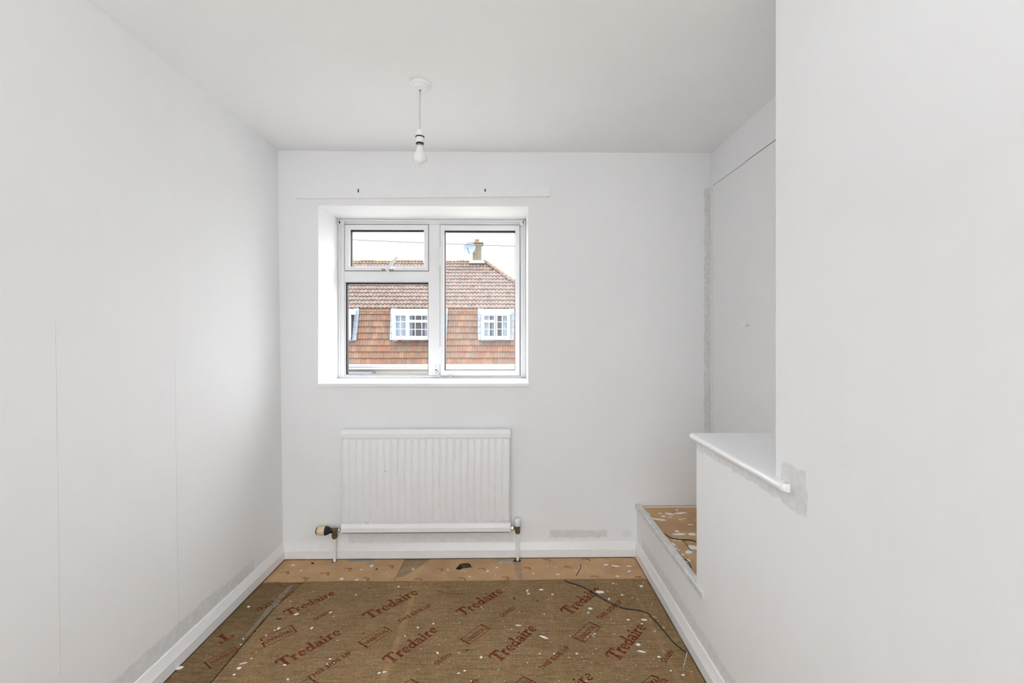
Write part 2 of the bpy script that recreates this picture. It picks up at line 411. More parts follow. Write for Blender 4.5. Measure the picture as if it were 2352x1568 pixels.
# moulded inner step of the frame
m = MB(); m.ring(FX0+0.001, FX1-0.001, FZ0+0.002, FZ1-0.001, 0.012, 0.012, 0.008, 0.016, YF-0.012, YF+0.001, 0.004)
m.build('frame_trim', M_upvc, win)
def light(nm, x0, x1, y0, y1, gx0, gx1, gy0, gy1, proud, has_sash=True):
    """one light: px box of the sash, px box of the glass"""
    m = MB()
    if has_sash:
        m.ring(wx(x0)+0.003, wx(x1)-0.003, wz(y1)+0.003, wz(y0)-0.003, wx(gx0)-wx(x0), wx(x1)-wx(gx1), wz(gy1)-wz(y1), wz(y0)-wz(gy0), YF-proud, YF+0.05, 0.005)
        sash = m.build('sash', M_upvc, win)
        m = MB(); m.ring(wx(x0)+0.0002, wx(x1)-0.0002, wz(y1)+0.0002, wz(y0)-0.0002, 0.0045, 0.0045, 0.0045, 0.0045, YF-0.0012, YF+0.03, 0.0005); m.build('sash_gap', mat('sash_gap_shade', (0.16, 0.16, 0.165, 1), 0.7), sash)  # dark ring painted in for the shaded gap between sash and frame
    else:
        m.ring(wx(x0), wx(x1), wz(y1), wz(y0), 0.003, 0.003, 0.003, 0.003, YF-0.001, YF+0.03, 0.001)
        sash = m.build('glazing_bead', M_upvc, win)
    m = MB(); gw = 0.0082
    m.ring(wx(gx0), wx(gx1), wz(gy1), wz(gy0), gw, gw*0.7, gw*0.8, gw*1.5, YF+0.006, YF+0.034, 0.001)
    m.build('gasket', M_gasket, sash)
    m = MB(); m.box(wx(gx0)+0.002, wx(gx1)-0.002, YF+0.018, YF+0.022, wz(gy1)+0.002, wz(gy0)-0.002)
    m.build('pane', M_glass, sash)
    return sash
top = light('top', 792, 985, 516, 622.5, 804, 975, 527, 613.5, 0.012)
right = light('right', 1010.5, 1194.5, 516, 864, 1020, 1184.5, 528, 851.5, 0.012)
light('low', 793, 985, 647.5, 861, 794, 984.5, 648, 861, 0, False)
# cockspur handle of the top light
m = MB()
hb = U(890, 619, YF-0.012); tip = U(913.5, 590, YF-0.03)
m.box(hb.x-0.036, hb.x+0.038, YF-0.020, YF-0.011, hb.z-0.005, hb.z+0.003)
m.build('handle_plate', mat('grey_brown_plate', rgb(150, 140, 134), 0.5, 0.3), top, bevel=0.001)  # base plate; its grey-brown also paints in the shadow at the handle base
m = MB()
m.lathe([(0.013, 0), (0.013, 0.012), (0.010, 0.018), (0.001, 0.019)], (hb.x, YF-0.012, hb.z+0.003), (0, -1, 0), 16)
d = Vector((tip.x-hb.x, 0, tip.z-hb.z)); L = d.length; d.normalize(); nrm = Vector((-d.z, 0, d.x))
c0 = Vector((hb.x, YF-0.026, hb.z)); 
for (s0, w0, s1, w1) in ((0.0, 0.011, 0.35, 0.010), (0.35, 0.010, 0.72, 0.0085), (0.72, 0.0085, 1.0, 0.006)):
    A = c0+d*L*s0; B = c0+d*L*s1; yo = Vector((0, -0.009, 0))
    A2 = A+Vector((0, -0.006*s0, 0)); B2 = B+Vector((0, -0.006*s1, 0))
    m.hexa([A2-nrm*w0, A2+nrm*w0, B2+nrm*w1, B2-nrm*w1], [A2-nrm*w0+yo, A2+nrm*w0+yo, B2+nrm*w1+yo, B2-nrm*w1+yo])
A = c0; B = c0+Vector((0.018, 0, -0.028)); yo = Vector((0, -0.008, 0)); nn = Vector((0.84, 0, 0.54))*0.007
m.hexa([A-nn, A+nn, B+nn*0.5, B-nn*0.5], [A-nn+yo, A+nn+yo, B+nn*0.5+yo, B-nn*0.5+yo])
m.build('handle', M_upvc, top)
# hinge side fittings of the right light
for py in (574, 801):
    m = MB(); p = U(1011.5, py, YF-0.012)
    m.box(p.x-0.006, p.x+0.006, YF-0.022, YF-0.009, p.z-0.10, p.z+0.005)
    m.lathe([(0.001, 0), (0.007, 0.003), (0.009, 0.010), (0.009, 0.018), (0.004, 0.026), (0.001, 0.028)], (p.x, YF-0.018, p.z-0.008), (0, 0, 1), 12)
    m.box(p.x-0.011, p.x+0.016, YF-0.018, YF-0.010, p.z-0.004, p.z+0.006)
    m.build('hinge', M_upvc, right, smooth=30)
# cable restrictor
m = MB(); c = U(1001.5, 849, YF); 
m.box(c.x-0.012, c.x+0.012, YF-0.003, YF+0.001, c.z-0.030, c.z+0.030)
rest = m.build('restrictor_plate', M_upvc, win, bevel=0.001)
m = MB()
for dx, dz, r in ((0, 0, 0.005), (0.001, 0.021, 0.0025), (0.0, -0.021, 0.0025), (0.009, -0.008, 0.0035)):
    m.lathe([(r, 0), (r, 0.001)], (c.x+dx, YF-0.0035, c.z+dz), (0, -1, 0), 12)
m.build('screw_hole', M_black, rest)
m = MB(); A = U(1005, 857, YF-0.006); B = U(1039, 859, YF-0.014)
m.tube([A.lerp(B, t)+Vector((0, -0.012*sin(pi*t), -0.036*sin(pi*t))) for t in [i/14 for i in range(15)]], 0.0028, 8)
m.build('restrictor_cable', M_plastic, rest, smooth=True)
m = MB(); B = U(1036, 857, YF-0.012); m.box(B.x-0.011, B.x+0.013, YF-0.020, YF-0.011, B.z-0.006, B.z+0.009)
m.build('cable_mount', M_chrome, rest, bevel=0.001)
# sill board
m = MB(); sl, sr = U(729, 881, YB-0.014).x, U(1215, 881, YB-0.014).x
m.box(WX0+0.0005, WX1-0.0005, YB+0.0005, YF+0.01, WZ0-0.0155, WZ0)
m.box(sl, sr, YB-0.014, YB, WZ0-0.019, WZ0)
m.build('window_sill', M_gloss, win, bevel=0.0015)

# blind brackets in the top corners
for px, nm, lb in ((784.5, 1, 'small white blind bracket in the top left window corner'), (1198.5, -1, 'small white blind bracket in the top right window corner')):
    p = U(px, 511, YF-0.02); r_ = empty('blind_bracket', (p.x, YF-0.013, p.z-0.016), lb, 'bracket', 'blind brackets at the window corners')
    m = MB(); m.box(p.x-0.013, p.x+0.013, YF-0.016, YF-0.0121, p.z-0.016, p.z+0.018)
    m.box(p.x-0.013*nm-0.0015, p.x-0.013*nm+0.0015, YF-0.044, YF-0.013, p.z-0.014, p.z+0.018)
    m.build('plate', M_plastic, r_)
    m = MB(); m.lathe([(0.009, 0), (0.009, 0.004), (0.004, 0.006)], (p.x-0.0115*nm, YF-0.03, p.z), (nm, 0, 0), 12)
    m.build('socket', M_tapegrey, r_)

# =================================================================== CURTAIN BATTEN
A = U(681, 435.5, YB-0.012); B = U(1264, 432, YB-0.012); C = U(1264, 451, YB-0.012); D = U(681, 456, YB-0.012)
bt = empty('curtain_batten', (A.lerp(B, 0.5).x, YB, D.z), 'long white painted timber curtain batten above the window', 'batten')
m = MB(); m.hexa([(p.x, YB-0.018, p.z) for p in (A, B, C, D)], [(p.x, YB-0.0003, p.z) for p in (A, B, C, D)])
m.build('board', M_gloss, bt, bevel=0.001)
for px, py, wd, hh in ((823.5, 438, 0.0028, 0.010), (1114.5, 437, 0.0035, 0.008)):
    p = U(px, py, YB-0.014); m = MB()
    m.box(p.x-wd, p.x+wd, YB-0.020, YB-0.0125, p.z-hh, p.z+hh*0.9); m.box(p.x-wd*0.5, p.x+wd*0.5, YB-0.026, YB-0.019, p.z-hh*1.2, p.z-hh*0.2)
    m.build('hook', M_nail, bt, bevel=0.0008)
for px, py in ((683.5, 449.5), (970.5, 447.5), (1255, 446.5), (1256, 438)):
    p = U(px, py, YB-0.014); m = MB(); m.lathe([(0.003, 0), (0.003, 0.0008), (0.001, 0.001)], (p.x, YB-0.0131, p.z), (0, -1, 0), 10)
    m.build('screw', mat('painted_screw', (0.35, 0.35, 0.34, 1), 0.5), bt)

# =================================================================== RADIATOR
YP = 2.590
rl, rt = U(784, 987, YP).x, U(784, 987, YP).z
rr, rb = U(1172.5, 1221, YP).x, U(980, 1221.5, YP).z
rad = empty('radiator', ((rl+rr)/2, YB-0.04, 0), 'white single panel steel radiator under the window', 'radiator')
NF = 24; RT_ = 0.0047; m = MB()
zt_, zb_ = U(980, 1006, YP).z, U(980, 1203, YP).z
per = 10; nx = NF*per+1
rows = [(zb_-0.003, 0.0), (zb_+0.006, 0.25), (zb_+0.014, 0.85), (zb_+0.022, 1.0), (zt_-0.016, 1.0), (zt_-0.008, 0.85), (zt_-0.001, 0.3), (zt_+0.004, 0.0)]
vs = []
for z, k in rows:
    for i in range(nx):
        t = abs(((i % per)/per)-0.5); g = 0.0 if t > 0.45 else (0.6 if t > 0.35 else 1.0)
        vs.append((rl+0.004+(rr-rl-0.008)*i/(nx-1), YP+0.006-0.0092*g*k, z))
fs = [(j*nx+i, j*nx+i+1, (j+1)*nx+i+1, (j+1)*nx+i) for j in range(len(rows)-1) for i in range(nx-1)]
m.add(vs, fs)
m.box(rl+0.004, rr-0.004, YP+0.005, YP+0.030, rb+0.006, rt-0.006)
m.build('panel', M_rad, rad, smooth=50)
for nm, z0, z1, up in (('top_header', zt_, rt, 1), ('bottom_header', rb, zb_+0.001, 0)):
    m = MB(); hgt = z1-z0
    pf = [(0.034, 0), (0.003, 0), (0, 0.003), (0, hgt*0.55), (0.004, hgt*0.72), (0.012, hgt*0.95), (0.017, hgt), (0.034, hgt)]
    m.prism(pf, lambda u, v, t: (t, YP-0.008+u, z0+v), rl, rr)
    m.build(nm, M_rad, rad, smooth=25)
m = MB(); m.box(rl+0.006, rr-0.006, YP-0.004, YP+0.022, rb-0.0035, rb+0.0005); m.build('bottom_seam', M_rust, rad)
for fx in (0.14, 0.86):
    m = MB(); x = rl+(rr-rl)*fx; m.box(x-0.02, x+0.02, YP+0.028, YB-0.0005, rb+0.05, rt-0.05); m.build('wall_bracket', M_rad, rad)
# thermostatic valve, left
YV = YP+0.021
vz = U(768, 1217, YV).z; vx_ = U(768.5, 1217, YV).x
m = MB(); m.lathe([(0.011, -0.022), (0.0125, -0.014), (0.0125, 0.012), (0.010, 0.016)], (vx_, YV, vz), (1, 0, 0), 8)
m.lathe([(0.012, 0.0), (0.0135, 0.018), (0.0135, 0.030), (0.0165, 0.031), (0.0165, 0.044), (0.011, 0.054)], (vx_, YV, vz+0.006), (0, 0, -1), 12)
tv = m.build('thermostatic_valve', M_brass, rad, smooth=30)
m = MB(); e = U(783.5, 1217, YV).x; m.lathe([(0.008, 0), (0.014, 0.002), (0.014, 0.011), (0.009, 0.014)], (e-0.016, YV, vz), (1, 0, 0), 6); m.build('union_nut', M_chrome, tv)
m = MB(); e1 = U(762, 1219, YV).x; e2 = U(747.5, 1219, YV).x; L = e1-e2
m.lathe([(0.015, -0.004), (0.015, L*0.35), (0.020, L*0.45), (0.026, L*0.9), (0.026, L)], (e1, YV, vz-0.003), (-1, 0, 0), 20); m.build('collar', M_black, tv, smooth=40)
m = MB(); e3 = U(730, 1219, YV).x; L = e2-e3
m.lathe([(0.025, 0), (0.0265, 0.002), (0.0265, L*0.6), (0.0245, L*0.96), (0.022, L)], (e2+0.0005, YV, vz-0.003), (-1, 0, 0), 24); m.build('cap', M_cream, tv, smooth=40)
m = MB(); m.lathe([(0.0225, 0), (0.0225, 0.003), (0.019, 0.006)], (e3, YV, vz-0.003), (-1, 0, 0), 20); m.build('end_disc', M_black, tv, smooth=40)
# lockshield valve, right
v2x = U(1189, 1214, YV).x; z0 = U(1189, 1207, YV).z
m = MB(); m.lathe([(0.015, 0), (0.0155, 0.012), (0.0145, 0.026), (0.016, 0.034), (0.011, 0.046), (0.001, 0.047)], (v2x, YV, z0+0.001), (0, 0, -1), 10)
m.lathe([(0.009, 0), (0.009, 0.022)], (v2x, YV, z0-0.015), (-1, 0, 0), 10)
lv = m.build('lockshield_valve', M_brass, rad, smooth=30)
m = MB(); m.lathe([(0.0145, -0.002), (0.0145, 0.016), (0.0175, 0.022), (0.018, 0.036), (0.014, 0.042), (0.006, 0.043)], (v2x, YV, z0), (0, 0, 1), 20); m.build('cap', M_plastic, lv, smooth=40)
m = MB(); e = U(1174, 1214, YV).x; m.lathe([(0.009, 0), (0.014, 0.003), (0.014, 0.013), (0.010, 0.016)], (e-0.002, YV, z0-0.015), (1, 0, 0), 6); m.build('union_nut', M_chrome, lv)
for x, zt in ((vx_, vz-0.044), (v2x, z0-0.04)):
    m = MB(); m.tube([(x, YV, zt), (x, YV, 0.06), (x+0.0005, YV, RT_)], 0.0085, 14); m.build('pipe', M_gloss, rad, smooth=40)
    # ragged hole cut in the underlay round the pipe
m = MB(); p = U(885, 1082, YP-0.006); m.lathe([(0.0025, 0), (0.0025, 0.001), (0.001, 0.0015)], (p.x, YP-0.0025, p.z), (0, -1, 0), 10); m.build('rust_spot', M_nail, rad)

# =================================================================== PENDANT
yc = (ZC-H)*F/(CY-192); lx = (965-CX)/F*yc*cs+yc*sn; ly = -(965-CX)/F*yc*sn+yc*cs
def pz(py): return H-(py-CY)/F*yc
k = yc/F
pend = empty('pendant_lamp', (lx, ly, ZC), 'bare white bulb hanging on a short cord from a round ceiling rose', 'lamp')
m = MB(); m.lathe([(0.0415, 0), (0.0425, 0.002), (0.041, 0.013), (0.038, 0.0155), (0.0365, 0.016), (0.0365, 0.0175), (0.034, 0.024), (0.028, 0.0275), (0.010, 0.0285), (0.0055, 0.0285)], (lx, ly, ZC), (0, 0, -1), 40)
rose = m.build('ceiling_rose', M_plastic, pend, smooth=35)
m = MB(); m.lathe([(0.0052, 0), (0.0052, 0.0008)], (lx, ly, ZC-0.0285), (0, 0, -1), 12); m.build('cord_hole', M_black, rose)
m = MB(); zA, zB = ZC-0.0285, pz(299)
m.tube([(lx-0.001*sin(pi*t)-0.0015*t, ly, zA+(zB-zA)*t) for t in [i/8 for i in range(9)]], 0.0031, 10); m.build('cord', mat('grey_white_cord', (0.62, 0.62, 0.60, 1), 0.5), pend, smooth=True)
hx = lx-0.0015+0.002
def lz(prof, nm, mt, par=None, n=28, sm=35):
    m = MB(); m.lathe([(r*k, -(py-299)*k) for r, py in prof], (hx-0.0015, ly, pz(299)), (0, 0, 1), n); return m.build(nm, mt, par or pend, smooth=sm)
hold = lz([(3, 298), (6, 298.6), (7.6, 301), (8.2, 311), (8.3, 315), (9.2, 317), (9.4, 327), (8.6, 330)], 'bulb_holder', M_plastic)
lz([(9.6, 313.4), (10.4, 314.2), (10.4, 315.2), (9.6, 316)], 'shade_ring', M_black, hold)
lz([(8.2, 327.8), (9.0, 328.5), (9.0, 331), (8.0, 331.6)], 'lower_ring', M_black, hold)
m_bulb = mat('pearl_bulb_glass', (0.82, 0.825, 0.82, 1), 0.12, var=0.004)
bulb = lz([(7.0, 335), (7.4, 339), (8.3, 344), (10.6, 349), (14.0, 354.5), (16.0, 359.5), (16.7, 364), (16.2, 369), (14.3, 374), (11.0, 378), (6.5, 380.5), (2.0, 381.4), (0.05, 381.5)], 'light_bulb', m_bulb, None, 36, True)
lz([(6.6, 331), (6.9, 332), (6.9, 335.3), (6.4, 336)], 'bulb_cap', mat('bulb_cap_metal', rgb(176, 166, 166), 0.4, 0.7), bulb)

# =================================================================== UNDERLAY
def felt(name, c1, c2, c3, crease=()):
    m = bpy.data.materials.new(name); m.use_nodes = True; N = NT(m); b = m.node_tree.nodes['Principled BSDF']
    b.inputs['Roughness'].default_value = 0.95; b.inputs['Specular IOR Level'].default_value = 0.1
    f1 = N.noise(42, 5, 0.65, stretch=(1, 8, 1)); f2 = N.noise(42, 5, 0.65, stretch=(8, 1, 1)); f3 = N.noise(3.0, 4)
    mp = N.new('ShaderNodeMapping'); mp.inputs['Rotation'].default_value = (0, 0, radians(35)); mp.inputs['Scale'].default_value = (2, 14, 1)
    N.link(N.pos(), mp.inputs[0]); f4 = N.noise(24, 4, 0.6, vec=mp.outputs[0])
    dk = tuple(x*0.42 for x in c1[:3])+(1,)
    c = N.mix(N.rng(f1, 0.36, 0.62), c1, c2); c = N.mix(N.rng(f2, 0.48, 0.66, 0, 0.8), c, c3)
    c = N.mix(N.rng(f4, 0.52, 0.72, 0, 0.75), c, dk)
    c = N.mix(N.rng(N.noise(120, 3, 0.6), 0.55, 0.7, 0, 0.7), c, dk)
    c = N.mix(N.rng(N.noise(11, 4), 0.45, 0.7, 0, 0.4), c, rgb(126, 114, 80))
    c = N.mix(N.rng(N.noise(14, 4), 0.5, 0.7, 0, 0.3), c, rgb(150, 108, 80))
    c = N.mix(N.rng(N.noise(16, 5, 0.65, stretch=(0.5, 7, 1)), 0.46, 0.66, 0, 0.55), c, tuple(x*0.55 for x in c1[:3])+(1,))
    c = N.mix(N.rng(N.noise(20, 5, 0.65, stretch=(0.6, 9, 1.7)), 0.56, 0.72, 0, 0.6), c, c3)
    c = N.mix(N.rng(f3, 0.4, 0.7, 0, 0.35), c, tuple(x*0.7 for x in c1[:3])+(1,))
    c = N.mix(N.rng(N.noise(300, 2), 0.58, 0.7, 0, 0.3), c, tuple(min(1, x*1.4) for x in c3[:3])+(1,))
    x = N.new('ShaderNodeSeparateXYZ'); N.link(N.pos(), x.inputs[0])
    for x0, wd, am in crease:
        d_ = N.math('ABSOLUTE', N.math('SUBTRACT', N.math('ADD', x.outputs[0], N.math('MULTIPLY', N.noise(5, 2), 0.02)), x0+0.01))
        v = N.math('MULTIPLY', N.rng(d_, wd*0.5, wd, am, 0), N.rng(N.noise(22, 3), 0.3, 0.6))
        c = N.mix(v, c, rgb(176, 142, 100))
    N.link(c, b.inputs['Base Color'])
    h = N.math('ADD', f1, N.math('ADD', f2, N.math('MULTIPLY', N.noise(220, 3), 0.8)))
    N.bump(h, 0.7, 0.003, b); return m
UC = (rgb(134, 109, 77), rgb(164, 136, 100), rgb(194, 159, 120))
CRE = [(-0.470, 0.016, 0.85), (0.645, 0.014, 0.45), (0.20, 0.02, 0.22), (-1.0, 0.02, 0.2)]
M_felt = felt('brown_felt_underlay', *UC, CRE)
M_felt2 = felt('dark_felt_underlay', rgb(114, 94, 66), rgb(142, 118, 86), rgb(170, 138, 102))
def waffle(name):
    m = bpy.data.materials.new(name); m.use_nodes = True; N = NT(m); b = m.node_tree.nodes['Principled BSDF']
    b.inputs['Roughness'].default_value = 0.85; b.inputs['Specular IOR Level'].default_value = 0.2
    mp = N.new('ShaderNodeMapping'); mp.inputs['Rotation'].default_value = (0, 0, radians(38)); N.link(N.pos(), mp.inputs[0])
    s_ = N.new('ShaderNodeSeparateXYZ'); N.link(mp.outputs[0], s_.inputs[0])
    kx = N.math('SINE', N.math('MULTIPLY', s_.outputs[0], 2*pi/0.0085)); ky = N.math('SINE', N.math('MULTIPLY', s_.outputs[1], 2*pi/0.0085))
    dots = N.rng(N.math('MULTIPLY', N.math('ADD', kx, 1), N.math('ADD', ky, 1)), 1.6, 3.2)
    c = N.mix(N.rng(N.noise(9, 4), 0.3, 0.7), rgb(196, 160, 120), rgb(214, 178, 136))
    c = N.mix(N.rng(N.noise(4, 3), 0.5, 0.75, 0, 0.5), c, rgb(164, 124, 94))
    c = N.mix(N.math('MULTIPLY', dots, 0.75), c, rgb(96, 68, 42))
    N.link(c, b.inputs['Base Color']); N.bump(N.math('SUBTRACT', 1.0, dots), 0.6, 0.002, b); return m
M_waf = waffle('tan_rubber_underlay')

UT = 0.009                                  # thickness of the felt
XF0, XF1 = XLB+0.0165, XR-0.0175
def ragged(a, b, n, amp, first=True):
    a, b = Vector(a), Vector(b); d = (b-a); nn = Vector((-d.y, d.x)).normalized(); out = []
    for i in range(n if not first else n+1):
        t = i/n; j = 0 if i in (0, n) else random.uniform(-amp, amp); q = a+d*t+nn*j; out.append((q.x, q.y))
    return out
YU = UZ(1000, 1333.5, UT).y                 # far edge of the felt
xs_ = UZ(672, 1345, UT).x                   # seam between the two felt pieces
XL_, XM = XF0, UZ(700, 1336, UT).x
# main felt sheet
out = ragged((xs_, -1.3), (XF1, -1.3), 4, 0)[:-1]
out += [(XF1-0.004+random.uniform(-0.004, 0.003), y) for y in [-1.3+i*0.05 for i in range(1, int((YU+1.3)/0.05))]]
far = []
for i in range(41):
    t = i/40; x = (XF1-0.004)+(XM-XF1+0.004)*t
    far.append((x, YU+0.004*sin(t*9)+0.006*(1-t)*(1-t)+random.uniform(-0.003, 0.003)))
out += far
out += [(XM-0.012, YU-0.03), (xs_+0.03, YU-0.10), (xs_+0.006, YU-0.22)]
m = MB(); m.poly(out, 0.0006, UT)
und = tag(m.build('carpet_underlay', M_felt), 'large brown felt carpet underlay sheet with red printed lettering covering the floor', 'underlay')
# left strip laid the other way up, passing under the main sheet's torn corner
out = [(XL_+0.002, -1.3), (xs_-0.002, -1.3), (xs_-0.002, YU-0.22), (xs_+0.004, YU-0.215), (xs_+0.028, YU-0.098), (XM-0.016, YU-0.03), (XM-0.006, YU-0.006),
       (xs_+0.03, YU-0.012), (xs_-0.02, YU-0.010)]
c0 = UZ(628, 1342, UT)
for k_ in range(7):
    a_ = k_/6*pi*0.55; out.append((c0.x+0.05*cos(a_), c0.y-0.01+0.035*sin(a_)))
out += [(XL_+0.004+random.uniform(0, 0.004), YU-0.02-i*0.05) for i in range(0, int((YU+1.2)/0.05))]
m = MB(); m.poly(out, 0.0004, UT-0.0006)
ul2 = tag(m.build('carpet_underlay', M_felt2), 'narrow darker felt underlay strip against the left skirting with upside-down lettering', 'underlay')

# rubber underlay pieces along the window wall
yb0, yb1 = YU-0.006, YB-0.0185
RT = 0.0045
g1 = UZ(922, 1300, RT).x; s1 = UZ(1187, 1310, RT).x; s2 = UZ(1197, 1310, RT).x
def piece(pts, label):
    m = MB(); m.poly(pts, 0.0003, RT)
    return tag(m.build('rubber_underlay', M_waf), label, 'underlay', 'rubber underlay offcuts along the window wall')
yw = YU+0.008
r1 = piece([(XF0+0.002, yw), (g1-0.006, yw), (g1, yb1), (XF0+0.002, yb1)], 'tan perforated rubber underlay offcut left of the bare board gap')
dA, dB = UZ(988, 1287, RT), UZ(926, 1324, RT)
r2 = piece([(g1-0.003, yw), (s1, yw), (s1-0.012, yb1), (dA.x, yb1), (UZ(968, 1298, RT).x, UZ(968, 1298, RT).y), (UZ(945, 1314, RT).x, UZ(945, 1314, RT).y), (dB.x, dB.y), (g1-0.003, dB.y-0.004)], 'tan perforated rubber underlay offcut below the radiator middle')
r3 = piece([(s2+0.006, yw), (XF1, yw), (XF1, yb1), (s2-0.002, yb1)], 'tan perforated rubber underlay offcut by the platform corner')
# boards showing in the gap, and the tape under the second seam
for y0, y1 in ((UZ(950, 1299, 0).y+0.001, yb1+0.003), (yw-0.02, UZ(950, 1299, 0).y-0.001)):
    m = MB(); m.box(g1-0.02, dA.x+0.05, y0, y1, -0.0009, 0.0001); m.build('floorboard', mat('grey_brown_board', rgb(168, 142, 110), 0.8, var=0.12, vscale=14), floor)
m = MB(); m.box(s1-0.008, s2+0.004, yw-0.002, yb1-0.03, 0.0001, 0.0016)
tag(m.build('seam_tape', mat('pale_tape', rgb(186, 160, 128), 0.7, var=0.15)), 'pale tape strip in the dark seam of the rubber underlay below the lockshield valve', 'tape')
# red motifs printed on the rubber
M_ink2 = bpy.data.materials.new('rust_red_print'); M_ink2.use_nodes = True
N = NT(M_ink2); b = M_ink2.node_tree.nodes['Principled BSDF']; b.inputs['Roughness'].default_value = 0.95
N.link(N.mix(N.rng(N.noise(70, 5, 0.7), 0.38, 0.62), rgb(150, 82, 56), rgb(188, 148, 110)), b.inputs['Base Color'])
def motif(par, px, py, s_, a0):
    c = UZ(px, py, RT); m = MB(); pts = []
    n = 9; o_, i_ = [], []
    for j in range(n):
        a_ = radians(a0)+j/(n-1)*radians(205); rw = s_*(0.95+0.1*sin(j*2.1)); th = 0.85*sin(pi*(j+0.6)/(n+0.2))
        o_.append((c.x+cos(a_)*rw, c.y+sin(a_)*rw*0.9)); i_.append((c.x+cos(a_)*rw*(1-th), c.y+sin(a_)*rw*0.9*(1-th)))
    V = [(p[0], p[1], RT+0.0003) for p in o_+i_]; m.add(V, [(j, j+1, n+j+1, n+j) for j in range(n-1)])
    m.build('printed_motif', M_ink2, par)
for par, px, py in ((r1, 653, 1317), (r1, 745, 1319), (r1, 797, 1308), (r1, 894, 1302), (r1, 838, 1330), (r1, 697, 1330)): motif(par, px, py, 0.03, random.uniform(-70, -30))
for par, px, py in ((r2, 1009, 1308), (r2, 1106, 1308), (r2, 960, 1332), (r2, 1060, 1330), (r2, 1160, 1328)): motif(par, px, py, 0.026, random.uniform(-70, -30))
for par, px, py in ((r3, 1209, 1306), (r3, 1305, 1304), (r3, 1402, 1302), (r3, 1255, 1287), (r3, 1346, 1286), (r3, 1367, 1326), (r3, 1468, 1328)): motif(par, px, py, 0.027, random.uniform(-70, -30))

# ---- printed lettering
M_ink = bpy.data.materials.new('red_brown_ink'); M_ink.use_nodes = True
N = NT(M_ink); b = M_ink.node_tree.nodes['Principled BSDF']; b.inputs['Roughness'].default_value = 0.95; b.inputs['Specular IOR Level'].default_value = 0.1
N.link(N.mix(N.rng(N.noise(75, 5, 0.7), 0.40, 0.68), rgb(96, 36, 26), rgb(136, 88, 58)), b.inputs['Base Color'])
def ell(cx, cy, rx, ry, a0, a1, n=14): return [(cx+rx*cos(radians(a0+(a1-a0)*i/n)), cy+ry*sin(radians(a0+(a1-a0)*i/n))) for i in range(n+1)]
GL = {
 'T': (0.82, [([(0.0, 0.90), (0.4, 0.93), (0.8, 0.90)], 0.15), ([(0.05, 0.92), (0.02, 0.68)], 0.13), ([(0.75, 0.92), (0.78, 0.68)], 0.13), ([(0.4, 0.92), (0.4, 0.04)], 0.21), ([(0.2, 0.05), (0.6, 0.05)], 0.11)]),
 'r': (0.46, [([(0.12, 0.62), (0.12, 0.04)], 0.17), ([(0.0, 0.58), (0.14, 0.58)], 0.09), ([(0.0, 0.05), (0.27, 0.05)], 0.1), ([(0.17, 0.42), (0.26, 0.55), (0.40, 0.54)], 0.14)]),
 'e': (0.52, [(ell(0.24, 0.31, 0.19, 0.25, -45, -355, 18), 0.135), ([(0.43, 0.31), (0.08, 0.31)], 0.08)]),
 'd': (0.60, [(ell(0.22, 0.29, 0.165, 0.22, 0, 360, 18), 0.14), ([(0.42, 0.98), (0.42, 0.04)], 0.16), ([(0.27, 0.95), (0.44, 0.95)], 0.1), ([(0.42, 0.05), (0.58, 0.05)], 0.1)]),
 'a': (0.54, [(ell(0.2, 0.19, 0.14, 0.14, 0, 360, 14), 0.12), ([(0.38, 0.46), (0.38, 0.04)], 0.15), ([(0.05, 0.46), (0.14, 0.57), (0.28, 0.57), (0.38, 0.44)], 0.13), ([(0.38, 0.05), (0.52, 0.05)], 0.1)]),
 'i': (0.32, [([(0.14, 0.62), (0.14, 0.04)], 0.17), ([(0.0, 0.58), (0.16, 0.58)], 0.09), ([(0.0, 0.05), (0.28, 0.05)], 0.1), ([(0.13, 0.9), (0.13, 0.74)], 0.17)]),
}
def ribbon(pts, wd):
    n = len(pts); L, R = [], []
    closed = n > 3 and math.hypot(pts[0][0]-pts[-1][0], pts[0][1]-pts[-1][1]) < 1e-4
    for i in range(n):
        p0 = pts[i-1] if i else (pts[-2] if closed else pts[0]); p1 = pts[i+1] if i < n-1 else (pts[1] if closed else pts[-1])
        dx, dy = p1[0]-p0[0], p1[1]-p0[1]; l = math.hypot(dx, dy) or 1
        L.append((pts[i][0]-dy/l*wd/2, pts[i][1]+dx/l*wd/2)); R.append((pts[i][0]+dy/l*wd/2, pts[i][1]-dx/l*wd/2))
    return L+R, [(i, i+1, n+i+1, n+i) for i in range(n-1)]
def word_mesh(word):
    m = MB(); x = 0
    for ch in word:
        adv, strokes = GL[ch]
        for j, (pts, wd) in enumerate(strokes):
            V, Fc = ribbon(pts, wd); m.add([(x+p[0], p[1], 0.00005*j) for p in V], Fc)
        x += adv
    return m, x
TM, TWd = word_mesh('Tredaire')
def finish(me, mt):
    me.materials.append(mt); return me
tre = bpy.data.meshes.new('printed_word'); tre.from_pydata([tuple(v) for v in TM.v], [], TM.f); finish(tre, M_ink)
Tm, _ = word_mesh('T'); tonly = bpy.data.meshes.new('printed_letter'); tonly.from_pydata([tuple(v) for v in Tm.v], [], Tm.f); finish(tonly, M_ink)
FONT_W = {}
